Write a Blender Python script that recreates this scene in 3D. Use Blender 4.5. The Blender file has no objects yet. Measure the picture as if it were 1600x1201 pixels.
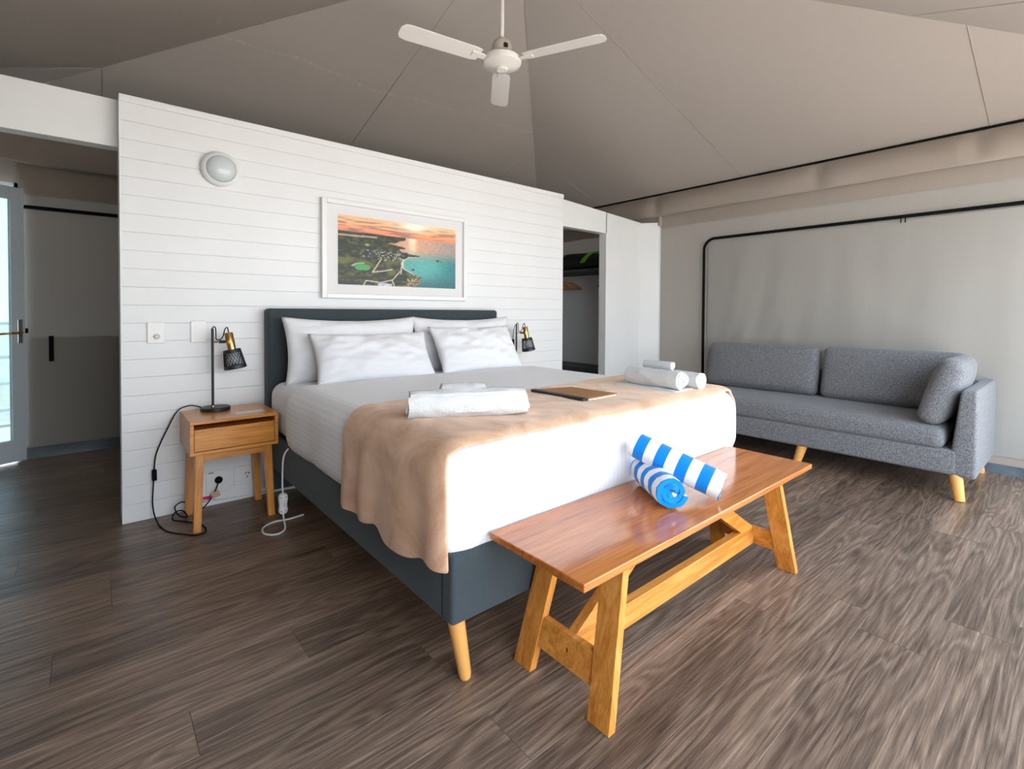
import bpy, bmesh, math, random
from math import sin, cos, pi, radians, sqrt, atan2, exp
from mathutils import Vector, Matrix, noise, Quaternion

random.seed(7)
SC = bpy.context.scene
COL = SC.collection

# ------------------------------------------------------------------ camera
YAW, PIT, ROL, F, SY = radians(40.307), radians(1.043), radians(.291), 768.56, 98.86
fw = Vector((sin(YAW)*cos(PIT), cos(YAW)*cos(PIT), -sin(PIT)))
rt = Vector((cos(YAW), -sin(YAW), 0)); up = rt.cross(fw)
R2 = rt*cos(ROL)+up*sin(ROL); U2 = -rt*sin(ROL)+up*cos(ROL)
cd = bpy.data.cameras.new('camera'); cam = bpy.data.objects.new('camera', cd); COL.objects.link(cam)
cam.matrix_world = Matrix(((R2.x, U2.x, -fw.x, 0), (R2.y, U2.y, -fw.y, -3.2003), (R2.z, U2.z, -fw.z, 1.10), (0, 0, 0, 1)))
cd.sensor_width = 36; cd.sensor_fit = 'HORIZONTAL'; cd.lens = F/1600*36; cd.shift_y = -SY/1600
cd.clip_start = .05; cd.clip_end = 300
SC.camera = cam

# ------------------------------------------------------------------ world, light, exposure
SC.view_settings.view_transform = 'Standard'; SC.view_settings.look = 'None'
SC.view_settings.exposure = -0.42; SC.view_settings.gamma = 1.0; SC.view_settings.use_curve_mapping = False
SKY = 9.0
W = bpy.data.worlds.new('sky'); SC.world = W; W.use_nodes = True
wn = W.node_tree; wn.nodes.clear()
wo = wn.nodes.new('ShaderNodeOutputWorld'); wb = wn.nodes.new('ShaderNodeBackground')
wt = wn.nodes.new('ShaderNodeTexCoord'); ws = wn.nodes.new('ShaderNodeSeparateXYZ'); wr = wn.nodes.new('ShaderNodeValToRGB')
wn.links.new(wt.outputs['Generated'], ws.inputs[0]); wn.links.new(ws.outputs['Z'], wr.inputs[0])
wr.color_ramp.elements[0].position = 0.0; wr.color_ramp.elements[0].color = (.93, .97, 1.0, 1)
wr.color_ramp.elements[1].position = .7; wr.color_ramp.elements[1].color = (.62, .80, 1.0, 1)
wn.links.new(wr.outputs[0], wb.inputs[0]); wb.inputs[1].default_value = SKY
wn.links.new(wb.outputs[0], wo.inputs[0])

XL, XR, YF, YB, ZE = -.83, 4.787, -3.76, 1.87, 2.41       # tent: left, right, front, rear, eave height
APEX = Vector((1.97, -.945, 3.256))
DX0, DX1, DZ1 = -.10, 4.70, 2.20                             # wide doorway in the front wall
pl = bpy.data.lights.new('doorway_front_offscreen', 'AREA'); pl.shape = 'RECTANGLE'; pl.size = DX1-DX0; pl.size_y = DZ1
pl.cycles.is_portal = True
po = bpy.data.objects.new('doorway_front_offscreen', pl); COL.objects.link(po)
po.location = ((DX0+DX1)/2, YF-.03, DZ1/2); po.rotation_euler = (radians(90), 0, 0)

sd = bpy.data.lights.new('sun_offscreen', 'SUN'); sd.energy = 46; sd.angle = radians(.6); sd.color = (1., .95, .89)
so_ = bpy.data.objects.new('sun_offscreen', sd); COL.objects.link(so_); so_.location = (9, 1, 12)
so_.rotation_euler = Vector((.55, .10, .83)).to_track_quat('Z', 'Y').to_euler()     # from the right: added so its bounce off the deck brightens the ceiling

# ------------------------------------------------------------------ materials
def lin(r, g, b):
    f = lambda c: (c/255/12.92 if c/255 <= .04045 else ((c/255+.055)/1.055)**2.4)
    return (f(r), f(g), f(b), 1)
MATS = {}
class NT:
    def __init__(s, name):
        s.m = bpy.data.materials.new(name); s.m.use_nodes = True; s.t = s.m.node_tree
        s.b = s.t.nodes['Principled BSDF']; MATS[name] = s.m
    def n(s, typ, **kw):
        x = s.t.nodes.new('ShaderNode'+typ)
        for k, v in kw.items():
            if k in x.inputs.keys(): x.inputs[k].default_value = v
            else: setattr(x, k, v)
        return x
    def l(s, a, b): s.t.links.new(a, b)
    def coord(s, scale=(1, 1, 1), rand=0., out='Object', loc=(0, 0, 0)):
        c = s.n('TexCoord'); mp = s.n('Mapping'); mp.inputs['Scale'].default_value = scale; mp.inputs['Location'].default_value = loc
        src = c.outputs[out]
        if rand:
            oi = s.n('ObjectInfo'); vm = s.n('VectorMath', operation='SCALE')
            cb = s.n('CombineXYZ'); s.l(oi.outputs['Random'], cb.inputs[0]); s.l(oi.outputs['Random'], cb.inputs[1]); s.l(oi.outputs['Random'], cb.inputs[2])
            s.l(cb.outputs[0], vm.inputs[0]); vm.inputs['Scale'].default_value = rand
            ad = s.n('VectorMath', operation='ADD'); s.l(src, ad.inputs[0]); s.l(vm.outputs[0], ad.inputs[1]); src = ad.outputs[0]
        s.l(src, mp.inputs[0]); return mp.outputs[0]
    def ramp(s, fac, stops):
        r = s.n('ValToRGB'); e = r.color_ramp.elements
        while len(e) < len(stops): e.new(.5)
        for x, (p, c) in zip(e, stops): x.position = p; x.color = c
        s.l(fac, r.inputs[0]); return r.outputs[0]
    def mix(s, fac, a, b, mode='MIX'):
        m = s.n('Mix', data_type='RGBA', blend_type=mode)
        for v, k in ((fac, 0), (a, 6), (b, 7)):
            if hasattr(v, 'is_linked') or hasattr(v, 'links'): s.l(v, m.inputs[k])
            else: m.inputs[k].default_value = v
        return m.outputs[2]
    def math(s, op, a, b=0., c=None):
        m = s.n('Math', operation=op)
        for i, v in enumerate((a, b, c)):
            if v is None: continue
            if hasattr(v, 'links'): s.l(v, m.inputs[i])
            else: m.inputs[i].default_value = v
        return m.outputs[0]
    def noise(s, vec, scale, detail=3., rough=.5, dist=0.):
        t = s.n('TexNoise', Scale=scale, Detail=detail, Roughness=rough, Distortion=dist); s.l(vec, t.inputs['Vector']); return t.outputs['Fac']
    def bump(s, h, strength=.2, dist=.002):
        b = s.n('Bump', Strength=strength, Distance=dist); s.l(h, b.inputs['Height']); s.l(b.outputs[0], s.b.inputs['Normal'])
    def base(s, c): 
        if hasattr(c, 'links'): s.l(c, s.b.inputs['Base Color'])
        else: s.b.inputs['Base Color'].default_value = c
    def rough(s, r):
        if hasattr(r, 'links'): s.l(r, s.b.inputs['Roughness'])
        else: s.b.inputs['Roughness'].default_value = r

def plain(name, c, rough=.5, metal=0., var=.0, bump=0., bscale=200., sheen=0., spec=None):
    m = NT(name); m.base(c); m.rough(rough); m.b.inputs['Metallic'].default_value = metal
    if sheen: m.b.inputs['Sheen Weight'].default_value = sheen
    if spec is not None: m.b.inputs['Specular IOR Level'].default_value = spec
    v = None
    if var or bump: v = m.coord(rand=3.)
    if var:
        n = m.noise(v, 6., 4.)
        d = tuple(x*(1-var) for x in c[:3])+(1,); l = tuple(min(1, x*(1+var)) for x in c[:3])+(1,)
        m.base(m.ramp(n, [(.3, d), (.7, l)]))
    if bump: m.bump(m.noise(v, bscale, 2.), bump, .002)
    return m.m

def fabric(name, c1, c2, scale=500., bump=.3, rough=.9, sheen=.15, var=0.08):
    m = NT(name); v = m.coord(rand=2.)
    w1 = m.n('TexWave', wave_type='BANDS', bands_direction='X', Scale=scale/6.28, Distortion=.6); m.l(v, w1.inputs[0])
    n1 = m.noise(v, scale*.9, 2., .6)
    n2 = m.noise(v, 5., 3.)
    c = m.ramp(n1, [(.32, c1), (.68, c2)])
    k = m.math('MULTIPLY_ADD', n2, 2*var, 1-var)
    kk = m.n('CombineXYZ'); [m.l(k, kk.inputs[i]) for i in range(3)]
    m.base(m.mix(1., c, kk.outputs[0], 'MULTIPLY')); m.rough(rough)
    m.b.inputs['Sheen Weight'].default_value = sheen; m.b.inputs['Specular IOR Level'].default_value = .2
    m.bump(n1, bump, .0015); return m.m

def woodmat(name, dark, mid, light, rough=.3, axis=0, gscale=1., coat=0., rand=7., figure=.5):
    m = NT(name)
    st = [9., 9., 9.]; st[axis] = .8
    v = m.coord(tuple(x*gscale for x in st), rand=rand)
    n1 = m.noise(v, 2.2, 4., .55, 1.2)
    st2 = [70., 70., 70.]; st2[axis] = 2.2
    v2 = m.coord(tuple(x*gscale for x in st2), rand=rand)
    n2 = m.noise(v2, 2.0, 3., .6)
    f = m.math('ADD', m.math('MULTIPLY', n1, .62+.0*figure), m.math('MULTIPLY', n2, .38))
    m.base(m.ramp(f, [(.33, dark), (.5, mid), (.68, light)])); m.rough(rough)
    if coat: m.b.inputs['Coat Weight'].default_value = coat; m.b.inputs['Coat Roughness'].default_value = .08
    m.bump(n2, .06, .001); return m.m

# floor laminate
def floormat():
    m = NT('floor_laminate')
    v = m.coord((.55, 5.2, 1.), rand=31.)
    n0 = m.noise(v, 1.5, 2., .5, .4)
    fig = m.math('SINE', m.math('MULTIPLY', n0, 85.))            # cathedral rings of the board
    fig = m.math('MULTIPLY_ADD', fig, .5, .5)
    v1 = m.coord((.9, 52., 1.), rand=31.); n1 = m.noise(v1, 2., 5., .6, .5)
    v2 = m.coord((4., 150., 1.), rand=31.); n2 = m.noise(v2, 2., 5., .75)
    v3 = m.coord((.5, 3.2, 1.), rand=17.); n3 = m.noise(v3, 1.6, 2., .5)
    f = m.math('ADD', m.math('MULTIPLY', n1, .34), m.math('MULTIPLY', n2, .50))
    f = m.math('ADD', f, m.math('MULTIPLY', fig, .09))
    f = m.math('ADD', f, m.math('MULTIPLY', n3, .24))
    oi = m.n('ObjectInfo')
    f = m.math('ADD', f, m.math('MULTIPLY_ADD', oi.outputs['Random'], .06, -.03))
    c = m.ramp(f, [(.43, lin(66, 52, 44)), (.56, lin(107, 88, 74)), (.66, lin(138, 115, 98)), (.78, lin(178, 152, 130))])
    m.base(c); m.rough(m.math('MULTIPLY_ADD', n2, .12, .30)); m.b.inputs['Specular IOR Level'].default_value = .45
    m.bump(n2, .10, .0008); return m.m
M_floor = floormat()
M_sub = plain('floor_underlay', lin(112, 98, 86), .9)
def wallmat(name, c):
    m = NT(name); v = m.coord(); n = m.noise(v, 3., 3.)
    d = tuple(x*.97 for x in c[:3])+(1,)
    m.base(m.ramp(n, [(.3, d), (.7, c)])); m.rough(.45); m.bump(m.noise(v, 220., 2.), .03, .001); return m.m
M_white = wallmat('white_paint', (.80, .81, .81, 1))
M_board = wallmat('white_board', (.80, .81, .815, 1))
M_wplastic = plain('white_plastic', (.80, .80, .79, 1), .3)

def canvasmat(name, c, scuff=False, blotch=.10, glow=.005):
    m = NT(name); v = m.coord(out='Object')
    n = m.noise(v, 1.6, 4., .55); n2 = m.noise(v, 420., 2., .6)
    vs = m.coord((14., 14., 1.2)); n3 = m.noise(vs, 1.2, 3., .5)
    k = m.math('ADD', m.math('MULTIPLY', n, blotch), m.math('MULTIPLY', n3, blotch*.6))
    k = m.math('ADD', m.math('ADD', k, 1-blotch*.8), m.math('MULTIPLY_ADD', n2, .12, -.06))
    kk = m.n('CombineXYZ'); [m.l(k, kk.inputs[i]) for i in range(3)]
    col = m.mix(1., c, kk.outputs[0], 'MULTIPLY')
    if scuff:   # pale rub marks along an old crease line, about 2.84 m up
        sp = m.n('SeparateXYZ'); g = m.n('NewGeometry'); m.l(g.outputs['Position'], sp.inputs[0])
        wob = m.noise(m.coord((1., 1., 1.)), 1.1, 2.)
        zc = m.math('SUBTRACT', sp.outputs[2], m.math('MULTIPLY_ADD', wob, .10, 2.795))
        line = m.math('SUBTRACT', 1., m.math('MINIMUM', m.math('MULTIPLY', m.math('ABSOLUTE', zc), 170.), 1.))
        vf = m.coord((38., 2., 2.)); nf = m.noise(vf, 1.5, 4., .7)
        brk = m.ramp(nf, [(.50, (0, 0, 0, 1)), (.66, (1, 1, 1, 1))])
        feather = m.math('SUBTRACT', 1., m.math('MINIMUM', m.math('MULTIPLY', m.math('ABSOLUTE', m.math('ADD', zc, .012)), 60.), 1.))
        nb = m.noise(m.coord((110., 12., 12.)), 1.2, 3., .7)
        fm = m.ramp(nb, [(.62, (0, 0, 0, 1)), (.74, (1, 1, 1, 1))])
        patch = m.ramp(m.noise(m.coord((1.3, 1.3, .5)), 1., 2.), [(.46, (0, 0, 0, 1)), (.62, (1, 1, 1, 1))])
        patch2 = m.ramp(m.noise(m.coord((1.1, 1.1, .5), loc=(3, 2, 0)), 1., 2.), [(.36, (.15, .15, .15, 1)), (.55, (1, 1, 1, 1))])
        a = m.math('MULTIPLY', line, m.math('MULTIPLY_ADD', brk, .75, .12))
        b = m.math('MULTIPLY', feather, m.math('MULTIPLY', fm, patch))
        yy = m.n('MapRange'); m.l(sp.outputs[1], yy.inputs[0]); yy.inputs[1].default_value = .05; yy.inputs[2].default_value = .25
        mask = m.math('MULTIPLY', m.math('MINIMUM', m.math('ADD', m.math('MULTIPLY', a, patch2), b), 1.), m.math('MULTIPLY', yy.outputs[0], .55))
        col = m.mix(mask, col, (.62, .59, .56, 1))
    m.base(col); m.rough(.85); m.b.inputs['Specular IOR Level'].default_value = .2
    m.bump(n2, .12, .001)
    tr = m.n('BsdfTranslucent'); tr.inputs[0].default_value = (1., .93, .86, 1); ms = m.n('MixShader'); ms.inputs[0].default_value = glow   # thin cloth lets a little daylight through
    out = m.t.nodes['Material Output']; m.l(m.b.outputs[0], ms.inputs[1]); m.l(tr.outputs[0], ms.inputs[2]); m.l(ms.outputs[0], out.inputs[0])
    return m.m
CANV = (.375, .332, .298, 1)
M_ceil = canvasmat('roof_canvas', CANV, scuff=True, blotch=.06, glow=.0018)
M_canvas = canvasmat('wall_canvas', (.33, .312, .288, 1))
M_canvas2 = canvasmat('beige_canvas', (.36, .312, .272, 1))
M_flap = canvasmat('flap_canvas', (.345, .332, .308, 1))
M_seam = plain('seam_tape', (.34, .31, .28, 1), .8)
M_black = plain('black_rubber', lin(12, 12, 13), .8, spec=.15)
M_mud = plain('blue_grey_vinyl', lin(96, 108, 118), .35, var=.3)
M_honey = woodmat('honey_wood', lin(176, 102, 30), lin(212, 138, 58), lin(232, 164, 84), .28, 0, 1.4, coat=.15)
M_honeyz = woodmat('honey_wood_upright', lin(176, 102, 30), lin(212, 138, 58), lin(232, 164, 84), .3, 2, 1.4, coat=.15)
M_benchtop = woodmat('lacquered_bench_wood', lin(140, 72, 24), lin(186, 106, 44), lin(208, 132, 66), .16, 0, 1.0, coat=.35)
M_beech = plain('beech_wood', lin(232, 168, 92), .35, var=.06)
M_uph = fabric('charcoal_upholstery', lin(50, 57, 61), lin(70, 79, 83), 900., .25)
M_sofa = None
def sofamat():
    m = NT('grey_tweed'); v = m.coord(rand=2.)
    n1 = m.noise(v, 210., 2., .7); n2 = m.noise(v, 520., 2., .6)
    f = m.math('ADD', m.math('MULTIPLY', n1, .6), m.math('MULTIPLY', n2, .4))
    m.base(m.ramp(f, [(.40, lin(76, 77, 82)), (.5, lin(114, 115, 119)), (.60, lin(152, 152, 155))])); m.rough(.95)
    m.b.inputs['Sheen Weight'].default_value = .15; m.b.inputs['Specular IOR Level'].default_value = .15
    m.bump(f, .35, .002); return m.m
M_sofa = sofamat()
def linenmat(name, stripes):
    m = NT(name); v = m.coord()
    c = (.80, .80, .82, 1)
    if stripes:
        uv = m.n('UVMap'); sp = m.n('SeparateXYZ'); m.l(uv.outputs[0], sp.inputs[0])
        w = m.math('SINE', m.math('MULTIPLY', sp.outputs[0], 2*pi/.024))
        s = m.math('GREATER_THAN', w, 0.)
        m.base(m.mix(s, (.86, .86, .88, 1), (.81, .81, .835, 1))); m.rough(m.math('MULTIPLY_ADD', s, .25, .5))
    else:
        m.base(c); m.rough(.8)
    m.b.inputs['Sheen Weight'].default_value = .1; m.b.inputs['Specular IOR Level'].default_value = .25
    n = m.noise(m.coord(rand=2.), 7., 4., .55, .6); m.bump(n, .15, .010); return m.m
M_sheet = linenmat('striped_white_sheet', True)
M_linen = linenmat('white_cotton', False)
def plushmat():
    m = NT('tan_plush'); v = m.coord()
    n = m.noise(v, 4.5, 4., .6, 1.); n2 = m.noise(v, 260., 2.)
    f = m.math('ADD', m.math('MULTIPLY', n, .8), m.math('MULTIPLY', n2, .2))
    m.base(m.ramp(f, [(.36, lin(186, 142, 112)), (.52, lin(212, 171, 142)), (.68, lin(228, 192, 166))])); m.rough(1.)
    m.b.inputs['Sheen Weight'].default_value = .5; m.b.inputs['Sheen Tint'].default_value = (1, .85, .72, 1); m.b.inputs['Specular IOR Level'].default_value = .1
    m.bump(n2, .5, .002); return m.m
M_plush = plushmat()
def terry(name, c):
    m = NT(name); v = m.coord(rand=3.); n = m.noise(v, 230., 3., .7); n2 = m.noise(v, 22., 3.)
    d = tuple(x*.90 for x in c[:3])+(1,); m.base(m.ramp(n, [(.35, d), (.6, c)])); m.rough(1.)
    m.b.inputs['Sheen Weight'].default_value = .15; m.b.inputs['Specular IOR Level'].default_value = .05
    m.bump(m.math('ADD', m.math('MULTIPLY', n, .5), n2), .9, .006); return m.m
M_towel = terry('white_terry', (.74, .75, .76, 1))
def stripemat():
    m = NT('blue_stripe_terry'); c = m.n('TexCoord'); sp = m.n('SeparateXYZ'); m.l(c.outputs['Object'], sp.inputs[0])
    a = m.n('Attribute', attribute_name='stripe'); 
    w = m.math('FRACT', a.outputs['Fac'])
    s = m.math('GREATER_THAN', w, .5)
    m.base(m.mix(s, (.80, .83, .86, 1), lin(14, 128, 214))); m.rough(1.)
    m.b.inputs['Sheen Weight'].default_value = .2; m.b.inputs['Specular IOR Level'].default_value = .1
    m.bump(m.noise(m.coord(rand=2.), 320., 2.), .7, .002); return m.m
M_stripe = stripemat()
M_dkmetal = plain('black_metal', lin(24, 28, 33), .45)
M_brass = plain('brushed_brass', lin(196, 150, 92), .28, 1.)
M_fan = plain('cream_enamel', (.80, .765, .72, 1), .32)
M_fanhub = plain('warm_grey_enamel', (.58, .53, .47, 1), .35)
M_glassdome = NT('frosted_glass').m; MATS['frosted_glass'].node_tree.nodes['Principled BSDF'].inputs['Base Color'].default_value = (.62, .68, .69, 1)
MATS['frosted_glass'].node_tree.nodes['Principled BSDF'].inputs['Roughness'].default_value = .12
M_alu = plain('pale_blue_aluminium', lin(206, 217, 224), .4)
M_chrome = plain('chrome', (.7, .7, .7, 1), .25, 1.)
g = NT('dimming_glass'); g.base((.15, .215, .23, 1)); g.rough(.02); g.b.inputs['Transmission Weight'].default_value = 1.; g.b.inputs['IOR'].default_value = 1.05  # dark tint put in the pane to dim the overbright outdoors
M_glass = g.m
M_grass = plain('dry_sandy_ground', (.34, .31, .27, 1), .9, var=.2)
M_deck = woodmat('weathered_deck', lin(152, 144, 136), lin(178, 169, 160), lin(200, 191, 182), .6, 0, 1.)
M_leaf = plain('leaf_green', (.10, .20, .05, 1), .6, var=.4)
M_bag = plain('black_nylon', lin(14, 15, 17), .55, bump=.4, bscale=90.)
M_green = plain('lime_webbing', lin(110, 190, 40), .5)
M_cab = plain('blue_grey_laminate', lin(222, 229, 234), .5)
M_cabdk = plain('dark_grey_laminate', lin(62, 68, 74), .5)
M_tan = plain('tan_board', lin(170, 118, 70), .6, var=.08, bump=.2, bscale=350.)
M_paper = plain('paper', (.78, .80, .80, 1), .7)
M_tag = plain('kraft_tag', lin(205, 170, 140), .8)
M_pink = plain('pink_print', lin(215, 50, 110), .7)
M_bark = plain('brown_bark', lin(92, 74, 58), .9)
M_cable = plain('white_cable', (.74, .76, .76, 1), .4)

# ------------------------------------------------------------------ mesh builder
class MB:
    def __init__(s): s.v = []; s.f = []; s.uv = None
    def add(s, vs, fs):
        o = len(s.v); s.v += [tuple(v) for v in vs]; s.f += [tuple(i+o for i in f) for f in fs]; return s
    def box(s, a, b):
        x0, y0, z0 = a; x1, y1, z1 = b
        return s.add([(x0, y0, z0), (x1, y0, z0), (x1, y1, z0), (x0, y1, z0), (x0, y0, z1), (x1, y0, z1), (x1, y1, z1), (x0, y1, z1)],
                     [(0, 3, 2, 1), (4, 5, 6, 7), (0, 1, 5, 4), (1, 2, 6, 5), (2, 3, 7, 6), (3, 0, 4, 7)])
    def hexa(s, p):   # eight corners: bottom ring then top ring
        return s.add(p, [(0, 3, 2, 1), (4, 5, 6, 7), (0, 1, 5, 4), (1, 2, 6, 5), (2, 3, 7, 6), (3, 0, 4, 7)])
    def prism(s, poly, axis, a, b):   # poly in the other two axes
        n = len(poly)
        def P(q, t): c = list(q); c.insert(axis, t); return tuple(c)
        return s.add([P(q, a) for q in poly]+[P(q, b) for q in poly],
                     [tuple(range(n))[::-1], tuple(range(n, 2*n))]+[(i, (i+1) % n, n+(i+1) % n, n+i) for i in range(n)])
    def tube(s, pts, r, seg=8, cap=True):
        pts = [Vector(p) for p in pts]; n = len(pts)
        rr = r if isinstance(r, (list, tuple)) else [r]*n
        t = (pts[1]-pts[0]).normalized()
        a = t.orthogonal().normalized(); vs = []; fs = []
        for i, p in enumerate(pts):
            t2 = (pts[min(i+1, n-1)]-pts[max(i-1, 0)]).normalized()
            a = (t.rotation_difference(t2) @ a); t = t2; a = (a-t*a.dot(t)).normalized(); b = t.cross(a)
            for k in range(seg):
                w = 2*pi*k/seg; vs.append(p+(a*cos(w)+b*sin(w))*rr[i])
        for i in range(n-1):
            for k in range(seg):
                k2 = (k+1) % seg; fs.append((i*seg+k, i*seg+k2, (i+1)*seg+k2, (i+1)*seg+k))
        if cap: fs.append(tuple(range(seg))[::-1]); fs.append(tuple((n-1)*seg+k for k in range(seg)))
        return s.add(vs, fs)
    def lathe(s, prof, seg=32, mat=None):   # prof (r,z) along the local z axis
        vs = []; fs = []; n = len(prof)
        for r, z in prof:
            for k in range(seg): w = 2*pi*k/seg; vs.append(Vector((r*cos(w), r*sin(w), z)))
        for i in range(n-1):
            for k in range(seg):
                k2 = (k+1) % seg; fs.append((i*seg+k, i*seg+k2, (i+1)*seg+k2, (i+1)*seg+k))
        if prof[0][0] > 1e-6: fs.append(tuple(range(seg))[::-1])
        if prof[-1][0] > 1e-6: fs.append(tuple((n-1)*seg+k for k in range(seg)))
        if mat is not None: vs = [mat @ v for v in vs]
        return s.add(vs, fs)
    def grid(s, nu, nv, fn, uvfn=None):
        o = len(s.v)
        for j in range(nv+1):
            for i in range(nu+1): s.v.append(tuple(fn(i/nu, j/nv)))
        for j in range(nv):
            for i in range(nu):
                a = o+j*(nu+1)+i; s.f.append((a, a+1, a+nu+2, a+nu+1))
        return s
    def rbox(s, a, b, r, n=(8, 8, 8), fn=None, open_bottom=False):
        a = Vector(a); b = Vector(b); c = (a+b)/2; h = (b-a)/2
        rr = Vector(r if isinstance(r, (tuple, list)) else (r, r, r)); rr = Vector(min(rr[i], h[i]*.999) for i in range(3))
        def samples(i):   # denser in the rounded zone
            m = 5; e = [-h[i]+rr[i]*(1-cos(pi/2*k/m))*1.0 for k in range(m)]
            inner = [-(h[i]-rr[i])+2*(h[i]-rr[i])*k/n[i] for k in range(n[i]+1)]
            return e+inner+[-q for q in e[::-1]]
        S = [samples(i) for i in range(3)]
        def mp(p):
            q = Vector(max(-(h[i]-rr[i]), min(h[i]-rr[i], p[i])) for i in range(3)); d = Vector((p[i]-q[i])/rr[i] for i in range(3))
            if d.length > 1e-9:
                mx = max(abs(x) for x in d); 
                d = d/d.length*mx
            w = Vector(q[i]+d[i]*rr[i] for i in range(3))+c
            return fn(w) if fn else w
        idx = {}; 
        def vid(p):
            k = tuple(round(x, 6) for x in p)
            if k not in idx: idx[k] = len(s.v); s.v.append(tuple(mp(Vector(p))))
            return idx[k]
        for ax in range(3):
            u, w = (ax+1) % 3, (ax+2) % 3
            for sg in (-1, 1):
                if open_bottom and ax == 2 and sg < 0: continue
                for i in range(len(S[u])-1):
                    for j in range(len(S[w])-1):
                        q = []
                        for (ii, jj) in ((i, j), (i+1, j), (i+1, j+1), (i, j+1)):
                            p = [0, 0, 0]; p[ax] = sg*h[ax]; p[u] = S[u][ii]; p[w] = S[w][jj]; q.append(vid(p))
                        s.f.append(tuple(q) if sg > 0 else tuple(q[::-1]))
        return s
    def xf(s, M): s.v = [tuple(M @ Vector(v)) for v in s.v]; return s
    def build(s, name, mat, parent=None, smooth=False, bevel=0., bseg=2, org=None, solid=0., subd=0, kind=None):
        me = bpy.data.meshes.new(name)
        vs = s.v
        if org is not None: vs = [(v[0]-org[0], v[1]-org[1], v[2]-org[2]) for v in vs]
        me.from_pydata(vs, [], s.f); me.update()
        bm = bmesh.new(); bm.from_mesh(me); bmesh.ops.remove_doubles(bm, verts=bm.verts, dist=1e-6)
        bmesh.ops.recalc_face_normals(bm, faces=bm.faces)
        if bevel:
            ed = [e for e in bm.edges if len(e.link_faces) == 2 and e.calc_face_angle(0) > radians(28)]
            bmesh.ops.bevel(bm, geom=ed, offset=bevel, segments=bseg, affect='EDGES', profile=.5, clamp_overlap=True)
        bm.to_mesh(me); bm.free()
        me.materials.append(mat)
        if smooth:
            me.polygons.foreach_set('use_smooth', [True]*len(me.polygons))
            if smooth == 'auto': me.set_sharp_from_angle(angle=radians(38))
        o = bpy.data.objects.new(name, me); COL.objects.link(o)
        if org is not None: o.location = org
        if solid:
            md = o.modifiers.new('thick', 'SOLIDIFY'); md.thickness = solid; md.offset = 1
        if subd:
            md = o.modifiers.new('sub', 'SUBSURF'); md.levels = subd; md.render_levels = subd
        if parent is not None: par(o, parent)
        if kind: o['kind'] = kind
        return o
def par(o, p):
    bpy.context.view_layer.update() if False else None
    o.parent = p
    if p.type == 'EMPTY' or p.location.length or p.rotation_euler.x or p.rotation_euler.y or p.rotation_euler.z:
        o.matrix_parent_inverse = (Matrix.Translation(p.location) @ p.rotation_euler.to_matrix().to_4x4()).inverted()
def tag(o, label, cat, group=None):
    o['label'] = label; o['category'] = cat
    if group: o['group'] = group
    return o
def thing(name, label, cat, loc, group=None):
    o = bpy.data.objects.new(name, None); COL.objects.link(o); o.location = loc; o.empty_display_size = .1
    return tag(o, label, cat, group)
def struct(o): o['kind'] = 'structure'; return o
def cat_rom(pts, k=8):
    pts = [Vector(p) for p in pts]; P = [pts[0]*2-pts[1]]+pts+[pts[-1]*2-pts[-2]]; out = []
    for i in range(1, len(P)-2):
        for j in range(k):
            t = j/k; a, b, c, d = P[i-1], P[i], P[i+1], P[i+2]
            out.append(.5*((2*b)+(c-a)*t+(2*a-5*b+4*c-d)*t*t+(3*b-a-3*c+d)*t**3))
    out.append(P[-2]); return out
def nz(x, y, z=0.): return noise.noise(Vector((x, y, z)))

# ------------------------------------------------------------------ floor
fl = struct(MB().box((XL-.1, YF-.1, -.06), (XR+.15, YB+.1, -.012)).build('floor', M_sub))
PW = .18; y0 = YF-.1; row = 0
plank_me = {}
def plank(x0, x1, ya, yb):
    L = round(x1-x0, 3)
    w = yb-ya
    key = (L, round(w, 3))
    if key not in plank_me:
        o = MB().box((-L/2+.0003, -w/2+.0002, -.012), (L/2-.0003, w/2-.0002, 0)).build('plank', M_floor, None, bevel=.0006, bseg=1)
        plank_me[key] = o.data
    else:
        o = bpy.data.objects.new('plank', plank_me[key]); COL.objects.link(o)
    o.location = ((x0+x1)/2, (ya+yb)/2, 0); o.parent = fl
rnd = random.Random(3)
ys = -2.69-PW*6
known = {-1.07: .30, -1.25: .545, -1.43: .373}
while ys < YB+.1:
    yb = min(ys+PW, YB+.1)
    x = XL-.1-rnd.choice([.1, .25, .4, .55, .7, .85, 1.0])
    while x < XR+.15:
        x2 = x+1.22
        a, b = max(x, XL-.1), min(x2, XR+.15)
        if b-a > .03: plank(a, b, ys, yb)
        x = x2
    ys = yb

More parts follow.
